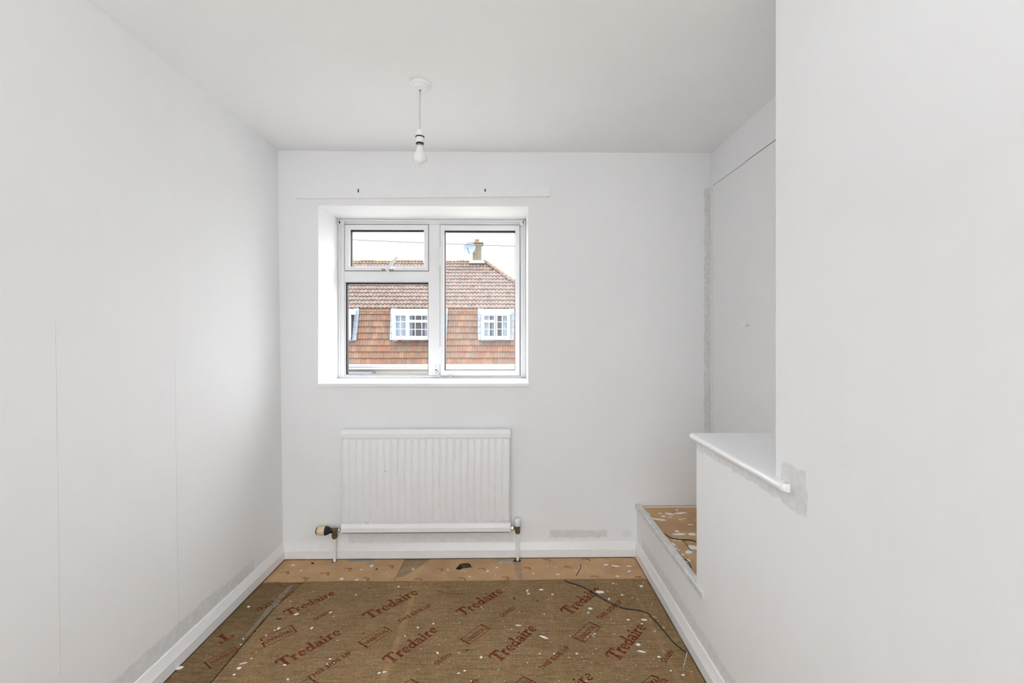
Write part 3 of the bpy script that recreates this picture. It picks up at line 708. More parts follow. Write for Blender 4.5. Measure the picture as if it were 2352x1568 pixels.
def font_mesh(txt):
    if txt in FONT_W: return FONT_W[txt]
    cu = bpy.data.curves.new('printed_word', 'FONT'); cu.body = txt; cu.size = 1.0; cu.offset = 0.034; cu.resolution_u = 3; cu.space_character = 1.12
    o = bpy.data.objects.new('lettering_source', cu); COL.objects.link(o)
    dg = bpy.context.evaluated_depsgraph_get(); me = bpy.data.meshes.new_from_object(o.evaluated_get(dg))
    bpy.data.objects.remove(o); bpy.data.curves.remove(cu); me.name = 'printed_word'; me.materials.clear(); finish(me, M_ink)
    xs = [v.co.x for v in me.vertices]; FONT_W[txt] = (me, min(xs), max(xs)); return FONT_W[txt]
def put(me, x0, x1, par, p0, p1, z, hscale=1.0, label=None):
    d = p1-p0; s_ = d.length/(x1-x0); a_ = math.atan2(d.y, d.x)
    o = bpy.data.objects.new('printed_word', me); COL.objects.link(o); o.parent = par
    o.rotation_euler = (0, 0, a_); o.scale = (s_, s_*hscale, 1)
    o.location = Vector((p0.x-cos(a_)*x0*s_, p0.y-sin(a_)*x0*s_, z))-ORG[par.name]
    if label: o['label'] = label
    return o
ZT = UT+0.0003; ZT2 = UT-0.0006+0.0003
def tredaire(a0, a1, par=und, z=ZT, hs=1.0): put(tre, 0.4, TWd-0.06, par, UZ(*a0, z), UZ(*a1, z), z, hs)
for a0, a1 in (((672, 1409), (771, 1364)), ((860, 1417), (963, 1362)), ((1074, 1410), (1158, 1359)), ((1318, 1407), (1383, 1355)),
               ((661, 1526), (786, 1454)), ((909, 1518), (1008, 1448)), ((1156, 1514), (1235, 1444)), ((1428, 1511), (1486, 1441)),
               ((1275, 1634), (1366, 1556)), ((1003, 1650), (1106, 1568))): tredaire(a0, a1)
tredaire((684, 1352), (586, 1398), ul2, ZT2)
o = put(tonly, 0.0, 0.8, ul2, UZ(519, 1450, ZT2), UZ(489, 1467, ZT2), ZT2)
def caps(txt, a0, a1, par=und, z=ZT, hs=1.0):
    me, x0, x1 = font_mesh(txt); put(me, x0, x1, par, UZ(*a0, z), UZ(*a1, z), z, hs)
for a0, a1 in (((917, 1430), (992, 1391)), ((1379, 1424), (1431, 1382)), ((710, 1561), (809, 1500)), ((1245, 1539), (1310, 1488))): caps('THIS SIDE UP', a0, a1, hs=1.15)
for a0, a1 in (((723, 1425), (762, 1404)), ((1152, 1417), (1185, 1397)), ((1002, 1527), (1038, 1503)), ((1527, 1522), (1549, 1497))): caps('QUEEN', a0, a1, hs=1.15)
def boxed(cor, par=und, z=ZT, flip=False):
    P = [UZ(*c_, z) for c_ in cor]          # bottom left, bottom right, top right, top left
    m = MB(); cen = sum((p for p in P), Vector())/4
    for i in range(4):
        a_, b2 = P[i], P[(i+1) % 4]; ia, ib = a_.lerp(cen, 0.11), b2.lerp(cen, 0.11)
        m.add([a_, b2, ib, ia], [(0, 1, 2, 3)])
    m.build('printed_border', M_ink, par)
    me, x0, x1 = font_mesh('UNIROYAL')
    A = P[0].lerp(P[1], 0.09)+(P[3]-P[0])*0.28; B = P[0].lerp(P[1], 0.91)+(P[3]-P[0])*0.28
    put(me, x0, x1, par, A, B, z, 1.5)
boxed([(606, 1487), (684, 1451), (670, 1434), (596, 1466)])
boxed([(843, 1487.5), (903, 1448), (883, 1438), (821, 1475)])
boxed([(1078, 1479.5), (1128, 1443.5), (1105, 1432), (1056, 1468)])
boxed([(1343, 1475.5), (1381, 1439), (1353, 1427), (1314, 1463)])
boxed([(540, 1484), (467, 1521), (483, 1537), (559, 1497)], ul2, ZT2)
boxed([(1178, 1613), (1233, 1567), (1203, 1552), (1148, 1594)])
boxed([(1470, 1612), (1536, 1562), (1497, 1549), (1444, 1592)])
boxed([(905, 1612), (972, 1572), (945, 1558), (880, 1597)])
boxed([(660, 1608), (742, 1572), (712, 1556), (636, 1592)])

# hatched white smear along the seam of the two felt pieces
m = MB(); A = UZ(667, 1346, UT); B = UZ(562, 1464, UT)
for i in range(70):
    t = i/69; p = A.lerp(B, t); wd = 0.016*(0.55+0.45*sin(pi*min(1, t*1.25))) if t < 0.8 else 0.016*(1.1-t)*2
    th = 0.0016; jx = random.uniform(-0.003, 0.003)
    m.add([(p.x-wd+jx, p.y-0.006, UT+0.0004), (p.x+wd+jx, p.y+0.008, UT+0.0004), (p.x+wd+jx, p.y+0.008+th, UT+0.0004), (p.x-wd+jx, p.y-0.006+th, UT+0.0004)], [(0, 1, 2, 3)])
o = m.build('paint_smear', mat('dusty_white_paint', (0.62, 0.60, 0.57, 1), 0.8, var=0.2, vscale=60), und); o['label'] = 'hatched whitish paint smear'; o['kind'] = 'stuff'

# =================================================================== LITTER ON THE FLOOR
M_flake = mat('white_paint_flake', (0.84, 0.84, 0.83, 1), 0.5, var=0.03)
M_tan = mat('tan_flake', rgb(196, 160, 100), 0.7, var=0.1)
def blob(m, c, rx, ry, rot, z0, z1, n=9):
    ph = random.uniform(0, 6); pts = []
    for i in range(n):
        a_ = 2*pi*i/n; r = 1+0.22*sin(2*a_+ph)+random.uniform(-0.15, 0.15)
        x, y = rx*r*cos(a_), ry*r*sin(a_); pts.append((c.x+x*cos(rot)-y*sin(rot), c.y+x*sin(rot)+y*cos(rot)))
    n = len(pts); ce = Vector((c.x, c.y, z1))
    m.add([(p[0], p[1], z0) for p in pts]+[(c.x+(p[0]-c.x)*0.8, c.y+(p[1]-c.y)*0.8, z1) for p in pts],
          [tuple(range(n))[::-1], tuple(range(n, 2*n))]+[(i, (i+1) % n, n+(i+1) % n, n+i) for i in range(n)])
def flake(px, py, w_, h_=None, rot=None, mt=None, label=None, name='paint_flake', cat='flake', group=None, z=None, thick=0.0016):
    if z is None: z = RT if py < 1334 else (UT if UZ(px, py, UT).x > xs_ else UT-0.0006)
    c = UZ(px, py, z); sc_ = (H-z)/(py-CY)            # metres per pixel across
    rx = w_*sc_/2; ry = (h_ or w_*0.62)/2*sc_*(H-z)/ (H-z) * ((c.y)/(H-z)) 
    m = MB(); blob(m, c, rx, max(ry, 0.0015), rot if rot is not None else 0.0, z+0.0001, z+thick)
    o = m.build(name, mt or M_flake); tag(o, label or LBL, cat, group or GRP)
    if not label: PENDING.setdefault(GRP, []).append((px, py, o))
    return o
PENDING = {}
ORD = ['nearest', 'second nearest', 'third nearest', 'fourth nearest', 'fifth nearest', 'sixth nearest', 'seventh nearest']
def single_out(group, noun, marks):
    """each small thing gets its own label from the landmark it lies closest to"""
    cells = {}
    for px, py, o in PENDING.get(group, []):
        mx, my, nm = min(marks, key=lambda q: math.hypot(px-q[0], (py-q[1])*1.4))
        dx, dy = px-mx, py-my
        way = ('left of' if dx < 0 else 'right of') if abs(dx) > 1.3*abs(dy) else ('beyond' if dy < 0 else 'in front of')
        cells.setdefault((way, nm), []).append((math.hypot(dx, dy), o))
    for (way, nm), L in cells.items():
        L.sort(key=lambda q: q[0])
        for k_, (_, o) in enumerate(L):
            o['label'] = '%s %s %s%s' % (noun, way, nm, '' if len(L) == 1 else ', '+ORD[k_])
LBL, GRP = 'small white flake of dried paint lying on the brown felt underlay', 'paint flakes on the felt underlay'
for q in ((571, 1393, 7), (640, 1443, 8), (631, 1447, 4), (538, 1549, 6), (654, 1527, 8), (661, 1560, 7), (759, 1406, 6), (681, 1410, 9), (716, 1442, 8), (883, 1543, 9, 4),
          (871, 1545, 7), (960, 1441, 5), (930, 1460, 5), (995, 1432, 5), (611, 1459, 5), (559, 1467, 5), (553, 1480, 4), (758, 1513, 5), (751, 1525, 4), (578, 1512, 5, 2.5), (915, 1347, 5), (818, 1366, 4),
          (602, 1474, 3.5), (1243, 1354, 9, 4), (1269, 1365, 5), (1399, 1375, 6), (1351, 1407, 5), (1443, 1423, 6), (1466, 1480, 9, 8), (1273, 1501, 5), (1105, 1509, 7, 5), (1005, 1499, 7, 4.5),
          (1067, 1540, 6), (1053, 1546, 6), (1569, 1550, 7), (1408, 1340, 4), (1513, 1508, 7), (1473, 1346, 8), (1250, 1410, 4), (1240, 1501, 5, 3), (1324, 1501, 5), (1429, 1366, 6), (1474, 1432, 5), (1366, 1455, 5), (1541, 1540, 5)):
    flake(*q)
flake(413, 1533, 18, 8, label='large pale paint chip against the left skirting at the bottom of the picture', group='large paint chips')
flake(549, 1534, 9, 8, label='rounded white paint chip left of the lowest red lettering, by a long sliver', group='large paint chips')
flake(559, 1523, 17, 2.5, 0.35, label='long thin white paint sliver near the left skirting', group='large paint chips')
flake(1378, 1359, 19, 8, 0.2, label='largest white paint chip, beside the dark wire at top right of the felt', group='large paint chips')
flake(1356, 1397, 13, 4, -0.3, label='curled white paint chip below the dark wire', group='large paint chips')
flake(1479, 1423, 12, 5, label='white paint chip near the platform skirting beside the dark wire', group='large paint chips')
flake(1474, 1496, 20, 4, -0.2, label='long white paint smear right of the lowest right lettering', group='large paint chips')
flake(1249, 1463, 20, 4, -0.45, label='streaky white paint smear between two red printed words', group='large paint chips')
flake(1190, 1436, 13, 3.5, label='thin white paint streak above the middle lettering', group='large paint chips')
flake(1211, 1356, 6, 5, label='cream square flake near the far edge of the felt, farther of a touching pair', mt=mat('cream_flake', rgb(238, 228, 196), 0.6), group='cream flakes')
flake(1214, 1363, 7, 4, label='cream square flake near the far edge of the felt, nearer of a touching pair', mt=mat('cream_flake', rgb(238, 228, 196), 0.6), group='cream flakes')
flake(1503, 1417, 11, 6, label='tan oval flake beside the wire, farther of two', mt=M_tan, group='tan flakes by the wire')
flake(1523, 1441, 11, 6, label='tan oval flake beside the wire, nearer of two', mt=M_tan, group='tan flakes by the wire')
LBL, GRP = 'small white flake of dried paint lying on the tan rubber underlay', 'paint flakes on the rubber underlay'
for q in ((854, 1299, 9, 5), (785, 1329, 9, 5), (673, 1298, 9, 3), (691, 1310, 6, 2), (830, 1308, 6, 2.5), (820, 1331, 7, 4), (1120, 1311, 8, 4), (1029, 1308, 5), (1141, 1303, 5), (1392, 1297, 10, 4), (1445, 1300, 12, 2.5), (1445, 1312, 8, 3.5),
          (1082, 1299, 5, 3), (1079, 1324, 5, 2.5), (1418, 1323, 7, 3), (1225, 1317, 5, 2), (1281, 1319, 8, 3)):
    flake(*q)
flake(1413.6, 1299.5, 18, 4, -0.3, label='long white paint sliver on the tan rubber by the platform corner', group='paint slivers')
flake(949, 1307, 7, 4, label='pale pebble like flake on the bare board in the gap', group='paint slivers', z=0.0002)
LBL, GRP = 'small black crumb on the underlay', 'black crumbs'
for q in ((1182, 1374, 5, 4), (1235, 1379, 4), (1073, 1493, 8, 2.5), (865, 1307, 5, 4), (718, 1293, 7, 4), (641, 1421, 14, 2.5), (836, 1454, 4), (848, 1351, 3), (586, 1450, 3)):
    flake(*q, mt=M_dark, name='black_crumb', cat='debris')
WORDS = [(x, y, 'the %s red word in the %s row' % (n_, rw)) for rw, row in (('far', ((720, 1387), (912, 1390), (1116, 1385), (1350, 1381))), ('near', ((724, 1490), (958, 1483), (1195, 1479), (1457, 1476)))) for (x, y), n_ in zip(row, ('first', 'second', 'third', 'fourth'))]
WORDS += [(513, 1502, 'the upside-down boxed word')]
single_out('paint flakes on the felt underlay', 'white paint flake', WORDS)
single_out('black crumbs', 'small black crumb', WORDS)
single_out('paint flakes on the rubber underlay', 'white paint flake', [(655, 1287, 'the far left skirting corner'), (767, 1287, 'the left radiator pipe'), (945, 1302, 'the bare board gap'), (1064, 1300, 'the dark scrap'), (1191, 1300, 'the seam under the right pipe'), (1330, 1308, 'the short black wire'), (1463, 1283, 'the skirting corner by the platform')])
# finest specks, too many to count
m = MB()
for i in range(900):
    u = random.random(); X = XF0+0.05+(XF1-XF0-0.08)*(1-(1-u)**1.0 if random.random() < 0.35 else 1-0.55*random.random()**1.3)
    Y = random.uniform(1.05, YB-0.05); z = UT if Y < YU-0.01 else RT
    if z == UT and X < xs_+0.04: continue
    c = Vector((X, Y, z)); r = 0.0006+0.0022*random.random()**3
    blob(m, c, r*random.uniform(0.8, 2.4), r, random.uniform(0, 3), z+0.0001, z+0.0007, 5)
tag(m.build('paint_specks', M_flake), 'fine white paint specks scattered over the underlay', 'paint specks', kind='stuff')

# dark scrap by the skirting
m = MB(); c = UZ(1064, 1301, RT)
blob(m, c+Vector((0.006, 0, 0)), 0.030, 0.022, 0.2, RT, RT+0.012); sc = m.build('fabric_scrap', mat('grey_brown_scrap', rgb(78, 62, 50), 0.9, var=0.3, vscale=50, bump=0.8))
ORG[sc.name] = ORG[sc.name]; tag(sc, 'dark crumpled scrap lying on the rubber underlay below the radiator', 'scrap')
m = MB(); blob(m, c+Vector((-0.022, -0.022, 0)), 0.015, 0.012, 0.5, RT, RT+0.007); m.build('dark_bit', M_dark, sc)
m = MB(); blob(m, c+Vector((-0.015, 0.004, 0)), 0.014, 0.004, 0.3, RT, RT+0.006); m.build('dark_bit', M_dark, sc)
m = MB()
m.tube([c+Vector((0.02, 0.016, 0.01)), c+Vector((0.04, 0.006, 0.006)), c+Vector((0.052, -0.008, 0.003)), c+Vector((0.03, -0.012, 0.003))], 0.0016, 6)
m.build('loose_strap', M_dark, sc)
# ragged black holes round the two pipes
for px, py, sx_, nm in ((767, 1288, 0.020, 'left'), (1190, 1285, 0.022, 'right')):
    c = Vector((vx_ if nm == 'left' else v2x, YV+0.002, RT)); m = MB(); blob(m, c, sx_, 0.015, 0, RT-0.002, RT+0.0007, 12)
    if nm == 'right': blob(m, c+Vector((-0.014, -0.004, 0)), 0.02, 0.008, 0.5, RT-0.002, RT+0.0009)
    tag(m.build('pipe_hole', M_dark), 'ragged black hole round the %s radiator pipe' % nm, 'hole', 'pipe holes')
# grey slip of lead or mortar against the skirting
m = MB(); A = UZ(799, 1288, RT); B = UZ(838, 1287, RT); m.poly([(A.x, A.y-0.004), (B.x+0.05, B.y-0.002), (B.x+0.05, B.y+0.007), (A.x, A.y+0.012)], RT, RT+0.003)
tag(m.build('metal_strip', mat('dull_grey_strip', rgb(150, 150, 148), 0.6, var=0.15)), 'thin grey strip lying against the skirting left of the bare board gap', 'strip')
m = MB(); A = UZ(1160, 1290, RT); blob(m, A, 0.05, 0.014, 0.05, RT, RT+0.004, 11)
tag(m.build('mortar_smear', mat('grey_mortar', rgb(176, 168, 156), 0.9, var=0.15, bump=0.6)), 'grey mortar smear by the skirting left of the right pipe', 'mortar')

# wires
def wire(pts, z, r, label, nm='wire', cat='wire', mt=None):
    P = [UZ(p[0], p[1], z+r) for p in pts]
    Q = []
    for i in range(len(P)-1):
        p0, p1, p2, p3 = P[max(i-1, 0)], P[i], P[i+1], P[min(i+2, len(P)-1)]
        for s_ in range(6):
            t = s_/6; Q.append(0.5*((2*p1)+(p2-p0)*t+(2*p0-5*p1+4*p2-p3)*t*t+(3*p1-p0-3*p2+p3)*t**3))
    Q.append(P[-1]); m = MB(); m.tube(Q, r, 6)
    o = m.build(nm, mt or M_black, smooth=True); return tag(o, label, cat)
wire([(1296, 1331), (1306, 1337), (1322, 1341), (1346, 1351), (1366, 1363), (1394, 1380), (1419, 1391), (1434, 1397), (1465, 1401), (1488, 1408), (1500, 1420), (1521, 1443), (1540, 1467), (1555, 1482), (1576, 1498)], UT, 0.0023, 'thin black wire snaking over the right side of the felt underlay')
wire([(1334, 1296), (1333, 1303), (1331, 1309), (1326, 1316), (1324, 1321)], RT, 0.0018, 'short black wire offcut on the tan rubber underlay')
wire([(1578, 1497), (1576, 1508), (1573, 1518), (1570, 1530)], UT, 0.0011, 'short white thread by the right skirting at the wire end', 'thread', 'thread', M_flake)
wire([(1005, 1355), (1020, 1361), (1040, 1363.5), (1064, 1362.5)], UT, 0.0012, 'thin red thread on the felt between two printed words', 'thread', 'thread', mat('red_thread', rgb(140, 50, 40), 0.8))

# platform top: rubber underlay, paint splashes, wires
ZP = ZS-0.012
m = MB(); m.box(XR+0.0245, XA+0.0, YH+0.001, YB-0.002, ZP, ZP+0.005)
ptop = tag(m.build('rubber_underlay', M_waf), 'tan underlay covering the raised platform, splashed with white paint', 'underlay')
ZPT = ZP+0.005
LBL, GRP = 'white paint splash dried on the raised platform underlay', 'paint splashes on the raised platform'
def pf(cx_, cy_, wd, hh, rot=0.0): flake(1440+cx_/6.03, 1140+cy_/6.03, wd/6.03, hh/6.03, rot, z=ZPT, name='paint_splash', cat='splash', thick=0.0012)
for q in ((590, 240, 110, 34), (740, 228, 190, 26, 0.1), (505, 272, 70, 18), (740, 318, 50, 16, -0.3), (725, 520, 160, 34), (900, 520, 130, 30), (690, 480, 70, 22, 0.3),
          (620, 662, 130, 44, -0.2), (675, 716, 70, 24), (725, 742, 40, 14), (775, 803, 40, 18, -0.3), (850, 888, 70, 46, -0.6), (705, 832, 60, 22), (690, 190, 40, 16), (880, 390, 70, 14), (460, 232, 60, 14, -0.4), (600, 285, 60, 10), (570, 600, 30, 18), (655, 602, 60, 14), (720, 608, 60, 14), (800, 305, 60, 10)): pf(*q)
for q, lb in (((915, 705, 110, 80), 'largest white paint splash on the raised platform beside the half wall'), ((855, 768, 100, 52, 0.4), 'white paint splash touching the largest splash on the platform'),
          ((410, 312, 250, 34, -0.42), 'long diagonal white paint splash near the platform nosing'), ((275, 238, 90, 34, -0.3), 'white paint splash against the far end of the platform nosing')):
    flake(1440+q[0]/6.03, 1140+q[1]/6.03, q[2]/6.03, q[3]/6.03, q[4] if len(q) > 4 else 0, z=ZPT, name='paint_splash', cat='splash', thick=0.0012, label=lb, group='large paint splashes on the platform')
cr_ = lambda x, y: (1440+x/6.03, 1140+y/6.03)
single_out('paint splashes on the raised platform', 'white paint splash', [cr_(600, 150)+('the straight paint line on the platform',), cr_(410, 312)+('the long diagonal splash on the platform',), cr_(910, 705)+('the largest splash on the platform',), cr_(600, 570)+('the bend of the platform wire',), cr_(740, 228)+('the far double splash on the platform',)])
A = UZ(1440+240/6.03, 1140+148/6.03, ZPT); m = MB(); m.box(A.x, XA-0.003, A.y-0.007, A.y+0.007, ZPT, ZPT+0.002)
tag(m.build('paint_line', M_flake), 'straight white paint line along the back of the raised platform', 'paint line')
cr = lambda L: [(1440+x/6.03, 1140+y/6.03) for x, y in L]
wire(cr([(425, 472), (480, 492), (540, 530), (620, 575), (700, 592), (780, 598), (870, 600), (930, 615), (975, 640)]), ZPT, 0.0022, 'black wire curving across the raised platform')
wire(cr([(780, 602), (835, 680), (888, 752)]), ZPT, 0.0012, 'thin black wire branch running to the largest splash on the platform')
wire(cr([(690, 835), (760, 862), (835, 884), (868, 935), (905, 1030), (960, 1105)]), ZPT, 0.0022, 'short black wire at the near corner of the raised platform')

# =================================================================== OUTSIDE
m = MB(); m.box(-60, 60, 3.6, 90, -2.9, -2.75)
tag(m.build('ground', mat('pale_paving', rgb(160, 158, 152), 0.9, var=0.15, vscale=0.6)), 'street ground outside the window', 'ground', kind='structure')
YW = 17.0                                   # foot of the tiled storey across the street
hs = empty('house', (U(990, 838, YW).x, YW, -2.75), 'tiled house across the street seen through the window', 'house')
zE = U(990, 837, YW).z
YM = 17.5; zM = U(990, 708, YM).z           # top of the steep lower tiling
YE2 = 17.40; zE2 = U(990, 709, YE2).z       # eaves of the upper roof
YRG = 20.9; zR = U(1050, 601, YRG).z
hx0, hx1 = -9.5, U(1270, 700, YE2).x
xr1 = U(1113, 601, YRG).x                   # ridge end
M_rend = mat('cream_render', rgb(123, 119, 113), 0.9, var=0.05, vscale=3)
m = MB(); m.box(hx0, hx1-0.2, YW+0.12, YW+6.5, -2.75, zE+0.05); m.build('wall', M_rend, hs)
m = MB(); m.hexa([(hx0, YW+0.05, zE), (hx1-0.25, YW+0.05, zE), (hx1-0.5, YM+0.05, zM), (hx0, YM+0.05, zM)], [(hx0, YW+2, zE), (hx1-0.25, YW+2, zE), (hx1-0.5, YW+2, zM), (hx0, YW+2, zM)])
M_batt = mat('roof_underside', rgb(64, 44, 36), 0.9); m.build('tile_backing', M_batt, hs)
LT = [mat('orange_tile_%s' % n, rgb(*c), 0.85, var=0.12, vscale=9) for n, c in (('pale', (107, 80, 62)), ('mid', (99, 72, 56)), ('brown', (92, 69, 56)), ('red', (102, 70, 53)), ('grey', (94, 77, 64)))]
UTM = [mat('brown_tile_%s' % n, rgb(*c), 0.85, var=0.12, vscale=9) for n, c in (('pale', (85, 68, 60)), ('mid', (77, 62, 54)), ('brown', (72, 56, 49)), ('pink', (83, 64, 58)), ('grey', (75, 66, 60)), ('lichen', (88, 69, 53)))]
# windows of the tiled storey
YD = 16.92
def hx_(px): return U(px, 750, YD).x
def hz(py): return U(990, py, YD).z
wins = [('left', 740, 806.5), ('middle', 899, 1016), ('right', 1104, 1173)]
def in_win(x0, x1, z0, z1):
    for _, a_, c_ in wins:
        if (x0+x1)/2 > hx_(a_-3) and (x0+x1)/2 < hx_(c_+3) and z1 > hz(782) and z0 < hz(700): return True
    return False
# lower tiles: double-roll tiles hung on the steep face
sl = Vector((0, YM-YW, zM-zE)); SLn = sl.length; sl.normalize(); nrm = Vector((0, -sl.z, sl.y))
rows_n = 9; gauge = SLn/rows_n; tw = 0.19
def tile_geom(wd, ln, rolls, rh, th, lift):
    n = rolls*4+1; V = []; 
    for t, li in ((0, lift), (ln, 0.0)):
        for i in range(n):
            u = i/(n-1); ph = (u*rolls) % 1.0 if i < n-1 else 1.0
            V.append((u*wd*0.985, t, li+rh*(0.5-0.5*cos(2*pi*ph))))
    for i in range(n): V.append((V[i][0], 0, V[i][2]-th))
    Fs = [(i, i+1, n+i+1, n+i) for i in range(n-1)]+[(2*n+i, 2*n+i+1, i+1, i) for i in range(n-1)]
    return V, Fs
V, Fs = tile_geom(tw, gauge*1.08, 2, 0.026, 0.042, 0.048)
eX = Vector((1, 0, 0))
tile_me = []
for mt in LT:
    me = bpy.data.meshes.new('roof_tile'); me.from_pydata([tuple(eX*v[0]+sl*v[1]+nrm*v[2]) for v in V], [], Fs); me.materials.append(mt); tile_me.append(me)
HO = ORG[hs.name]; cand = []; more = MB()
for r in range(rows_n):
    base = Vector((0, YW, zE))+sl*(gauge*r); x = hx0+(tw*0.5 if r % 2 else 0)
    while x < hx1-0.45:
        zc = base.z+gauge*sl.z*0.5
        if not in_win(x, x+tw, zc-0.05, zc+0.05):
            p = Vector((x, base.y, base.z)); pxc = CX+F*((x+tw/2)*cs-p.y*sn)/((x+tw/2)*sn+p.y*cs)
            inv = 788 < pxc < 1190
            if inv and len(cand) < 296: cand.append(p)
            else:
                more.k = random.randrange(len(LT)); more.add([p+eX*v[0]+sl*v[1]+nrm*v[2] for v in V], Fs)
        x += tw
for p in cand:
    o = bpy.data.objects.new('roof_tile', random.choice(tile_me)); COL.objects.link(o); o.parent = hs; o.location = p-HO+nrm*random.uniform(0, 0.006)
o = more.build('wall_tiles_beyond', LT, hs); o['kind'] = 'stuff'
# upper roof: small interlocking tiles
su = Vector((0, YRG-YE2, zR-zE2)); SU = su.length; su.normalize(); nu = Vector((0, -su.z, su.y))
NR = 14; gu = SU/NR; tu = 0.15
V2, F2 = tile_geom(tu, gu*1.06, 1, 0.040, 0.022, 0.036)
up = MB()
xhip = lambda t: hx1+(xr1-hx1)*t
for r in range(NR):
    base = Vector((0, YE2, zE2))+su*(gu*r); x = hx0
    while x+tu*0.6 < xhip((r+0.6)/NR):
        up.k = min(5, int(random.random()**1.1*5.3)); jt = nu*random.uniform(0, 0.01)
        up.add([Vector((x, base.y, base.z))+eX*v[0]+su*v[1]+nu*v[2]+jt for v in V2], F2); x += tu
o = up.build('upper_roof_tiles', UTM, hs); o['kind'] = 'stuff'
m = MB(); m.hexa([(hx0, YE2+0.03, zE2-0.02), (hx1, YE2+0.03, zE2-0.02), (xr1, YRG, zR-0.02), (hx0, YRG, zR-0.02)], [(hx0, YE2+0.03, zE2-0.1), (hx1, YE2+0.03, zE2-0.1), (xr1, YRG, zR-0.1), (hx0, YRG, zR-0.1)])
m.hexa([(hx1, YE2+0.03, zE2-0.02), (hx1, 2*YRG-YE2, zE2-0.02), (xr1, YRG+0.01, zR-0.02), (xr1, YRG, zR-0.02)], [(hx1-0.05, YE2+0.05, zE2-0.1), (hx1-0.05, 2*YRG-YE2, zE2-0.1), (xr1-0.05, YRG+0.01, zR-0.1), (xr1-0.05, YRG, zR-0.1)])
m.hexa([(hx0, YRG, zR-0.02), (xr1, YRG, zR-0.02), (hx1, 2*YRG-YE2, zE2-0.02), (hx0, 2*YRG-YE2, zE2-0.02)], [(hx0, YRG, zR-0.1), (xr1, YRG, zR-0.1), (hx1, 2*YRG-YE2, zE2-0.1), (hx0, 2*YRG-YE2, zE2-0.1)])
m.build('roof_deck', UTM[2], hs)
# half-round ridge and hip tiles
def half_round(nm, A, B, n, mts, rr_=0.12):
    d = (B-A)/n; t = d.normalized(); e1 = t.cross(Vector((0, 0, 1))).normalized(); e2 = e1.cross(t)
    for i in range(n):
        m = MB(); P = []
        for s_, rad_ in ((-0.02, rr_*0.95), (1.0, rr_*1.05)):
            for k_ in range(7):
                a_ = pi*k_/6; P.append(A+d*(i+s_)+e1*rad_*cos(a_)+e2*rad_*sin(a_)*0.85)
        m.add(P, [(k_, k_+1, 7+k_+1, 7+k_) for k_ in range(6)]+[tuple(range(7)), tuple(range(13, 6, -1))])
        m.build(nm, random.choice(mts), hs)
RM = [UTM[0], UTM[5], mat('ridge_tile_orange', rgb(119, 98, 74), 0.85, var=0.12, vscale=9)]
half_round('ridge_tile', Vector((-8.0, YRG, zR)), Vector((xr1, YRG, zR)), 22, RM, 0.10)
half_round('hip_tile', Vector((xr1, YRG-0.05, zR+0.02)), Vector((hx1, YE2, zE2+0.05)), 16, RM, 0.11)
# pale course of tiles at the head of the lower tiling
M_lead = mat('blue_grey_lead', rgb(116, 126, 136), 0.6, var=0.1, vscale=12)
M_hw = mat('house_white_paint', (0.42, 0.42, 0.42, 1), 0.5, var=0.01)
hd = [(807, 895), (1017, 1096)]
for a_, c_ in hd:
    n = int((U(c_, 712, YM-0.1).x-U(a_, 712, YM-0.1).x)/0.42); x0, x1 = U(a_, 712, YM-0.1).x, U(c_, 712, YM-0.1).x
    for i in range(n):
        m = MB(); xa = x0+(x1-x0)*i/n; xb = x0+(x1-x0)*(i+0.985)/n; z1_ = zM+0.01; z0_ = z1_-0.13
        m.hexa([(xa, YM-0.10, z0_), (xb, YM-0.10, z0_), (xb, YM-0.05, z1_), (xa, YM-0.05, z1_)], [(xa, YM-0.02, z0_), (xb, YM-0.02, z0_), (xb, YM+0.02, z1_), (xa, YM+0.02, z1_)])
        m.build('top_tile', LT[0], hs)
# gutter and fascia
m = MB()
gp = [(-0.02, 0.0), (-0.03, -0.08), (-0.08, -0.12), (-0.14, -0.08), (-0.15, 0.0), (-0.135, 0.0), (-0.125, -0.07), (-0.08, -0.105), (-0.045, -0.07), (-0.035, 0.0)]
zg = hz(836)-0.0
m.prism(gp, lambda u, v, t: (t, YW+u+0.03, zg+v), hx0, hx1-0.2); m.build('gutter', M_hw, hs)
m = MB(); m.box(hx0, hx1-0.2, YW+0.0, YW+0.13, zg-0.20, zg-0.01); m.build('fascia', M_hw, hs)
m = MB(); m.box(hx0, hx_(858), YW-0.5, YW+0.13, zg-0.55, zg-0.29); m.build('porch_roof', mat('grey_felt_roof', rgb(96, 101, 108), 0.9, var=0.08), hs)
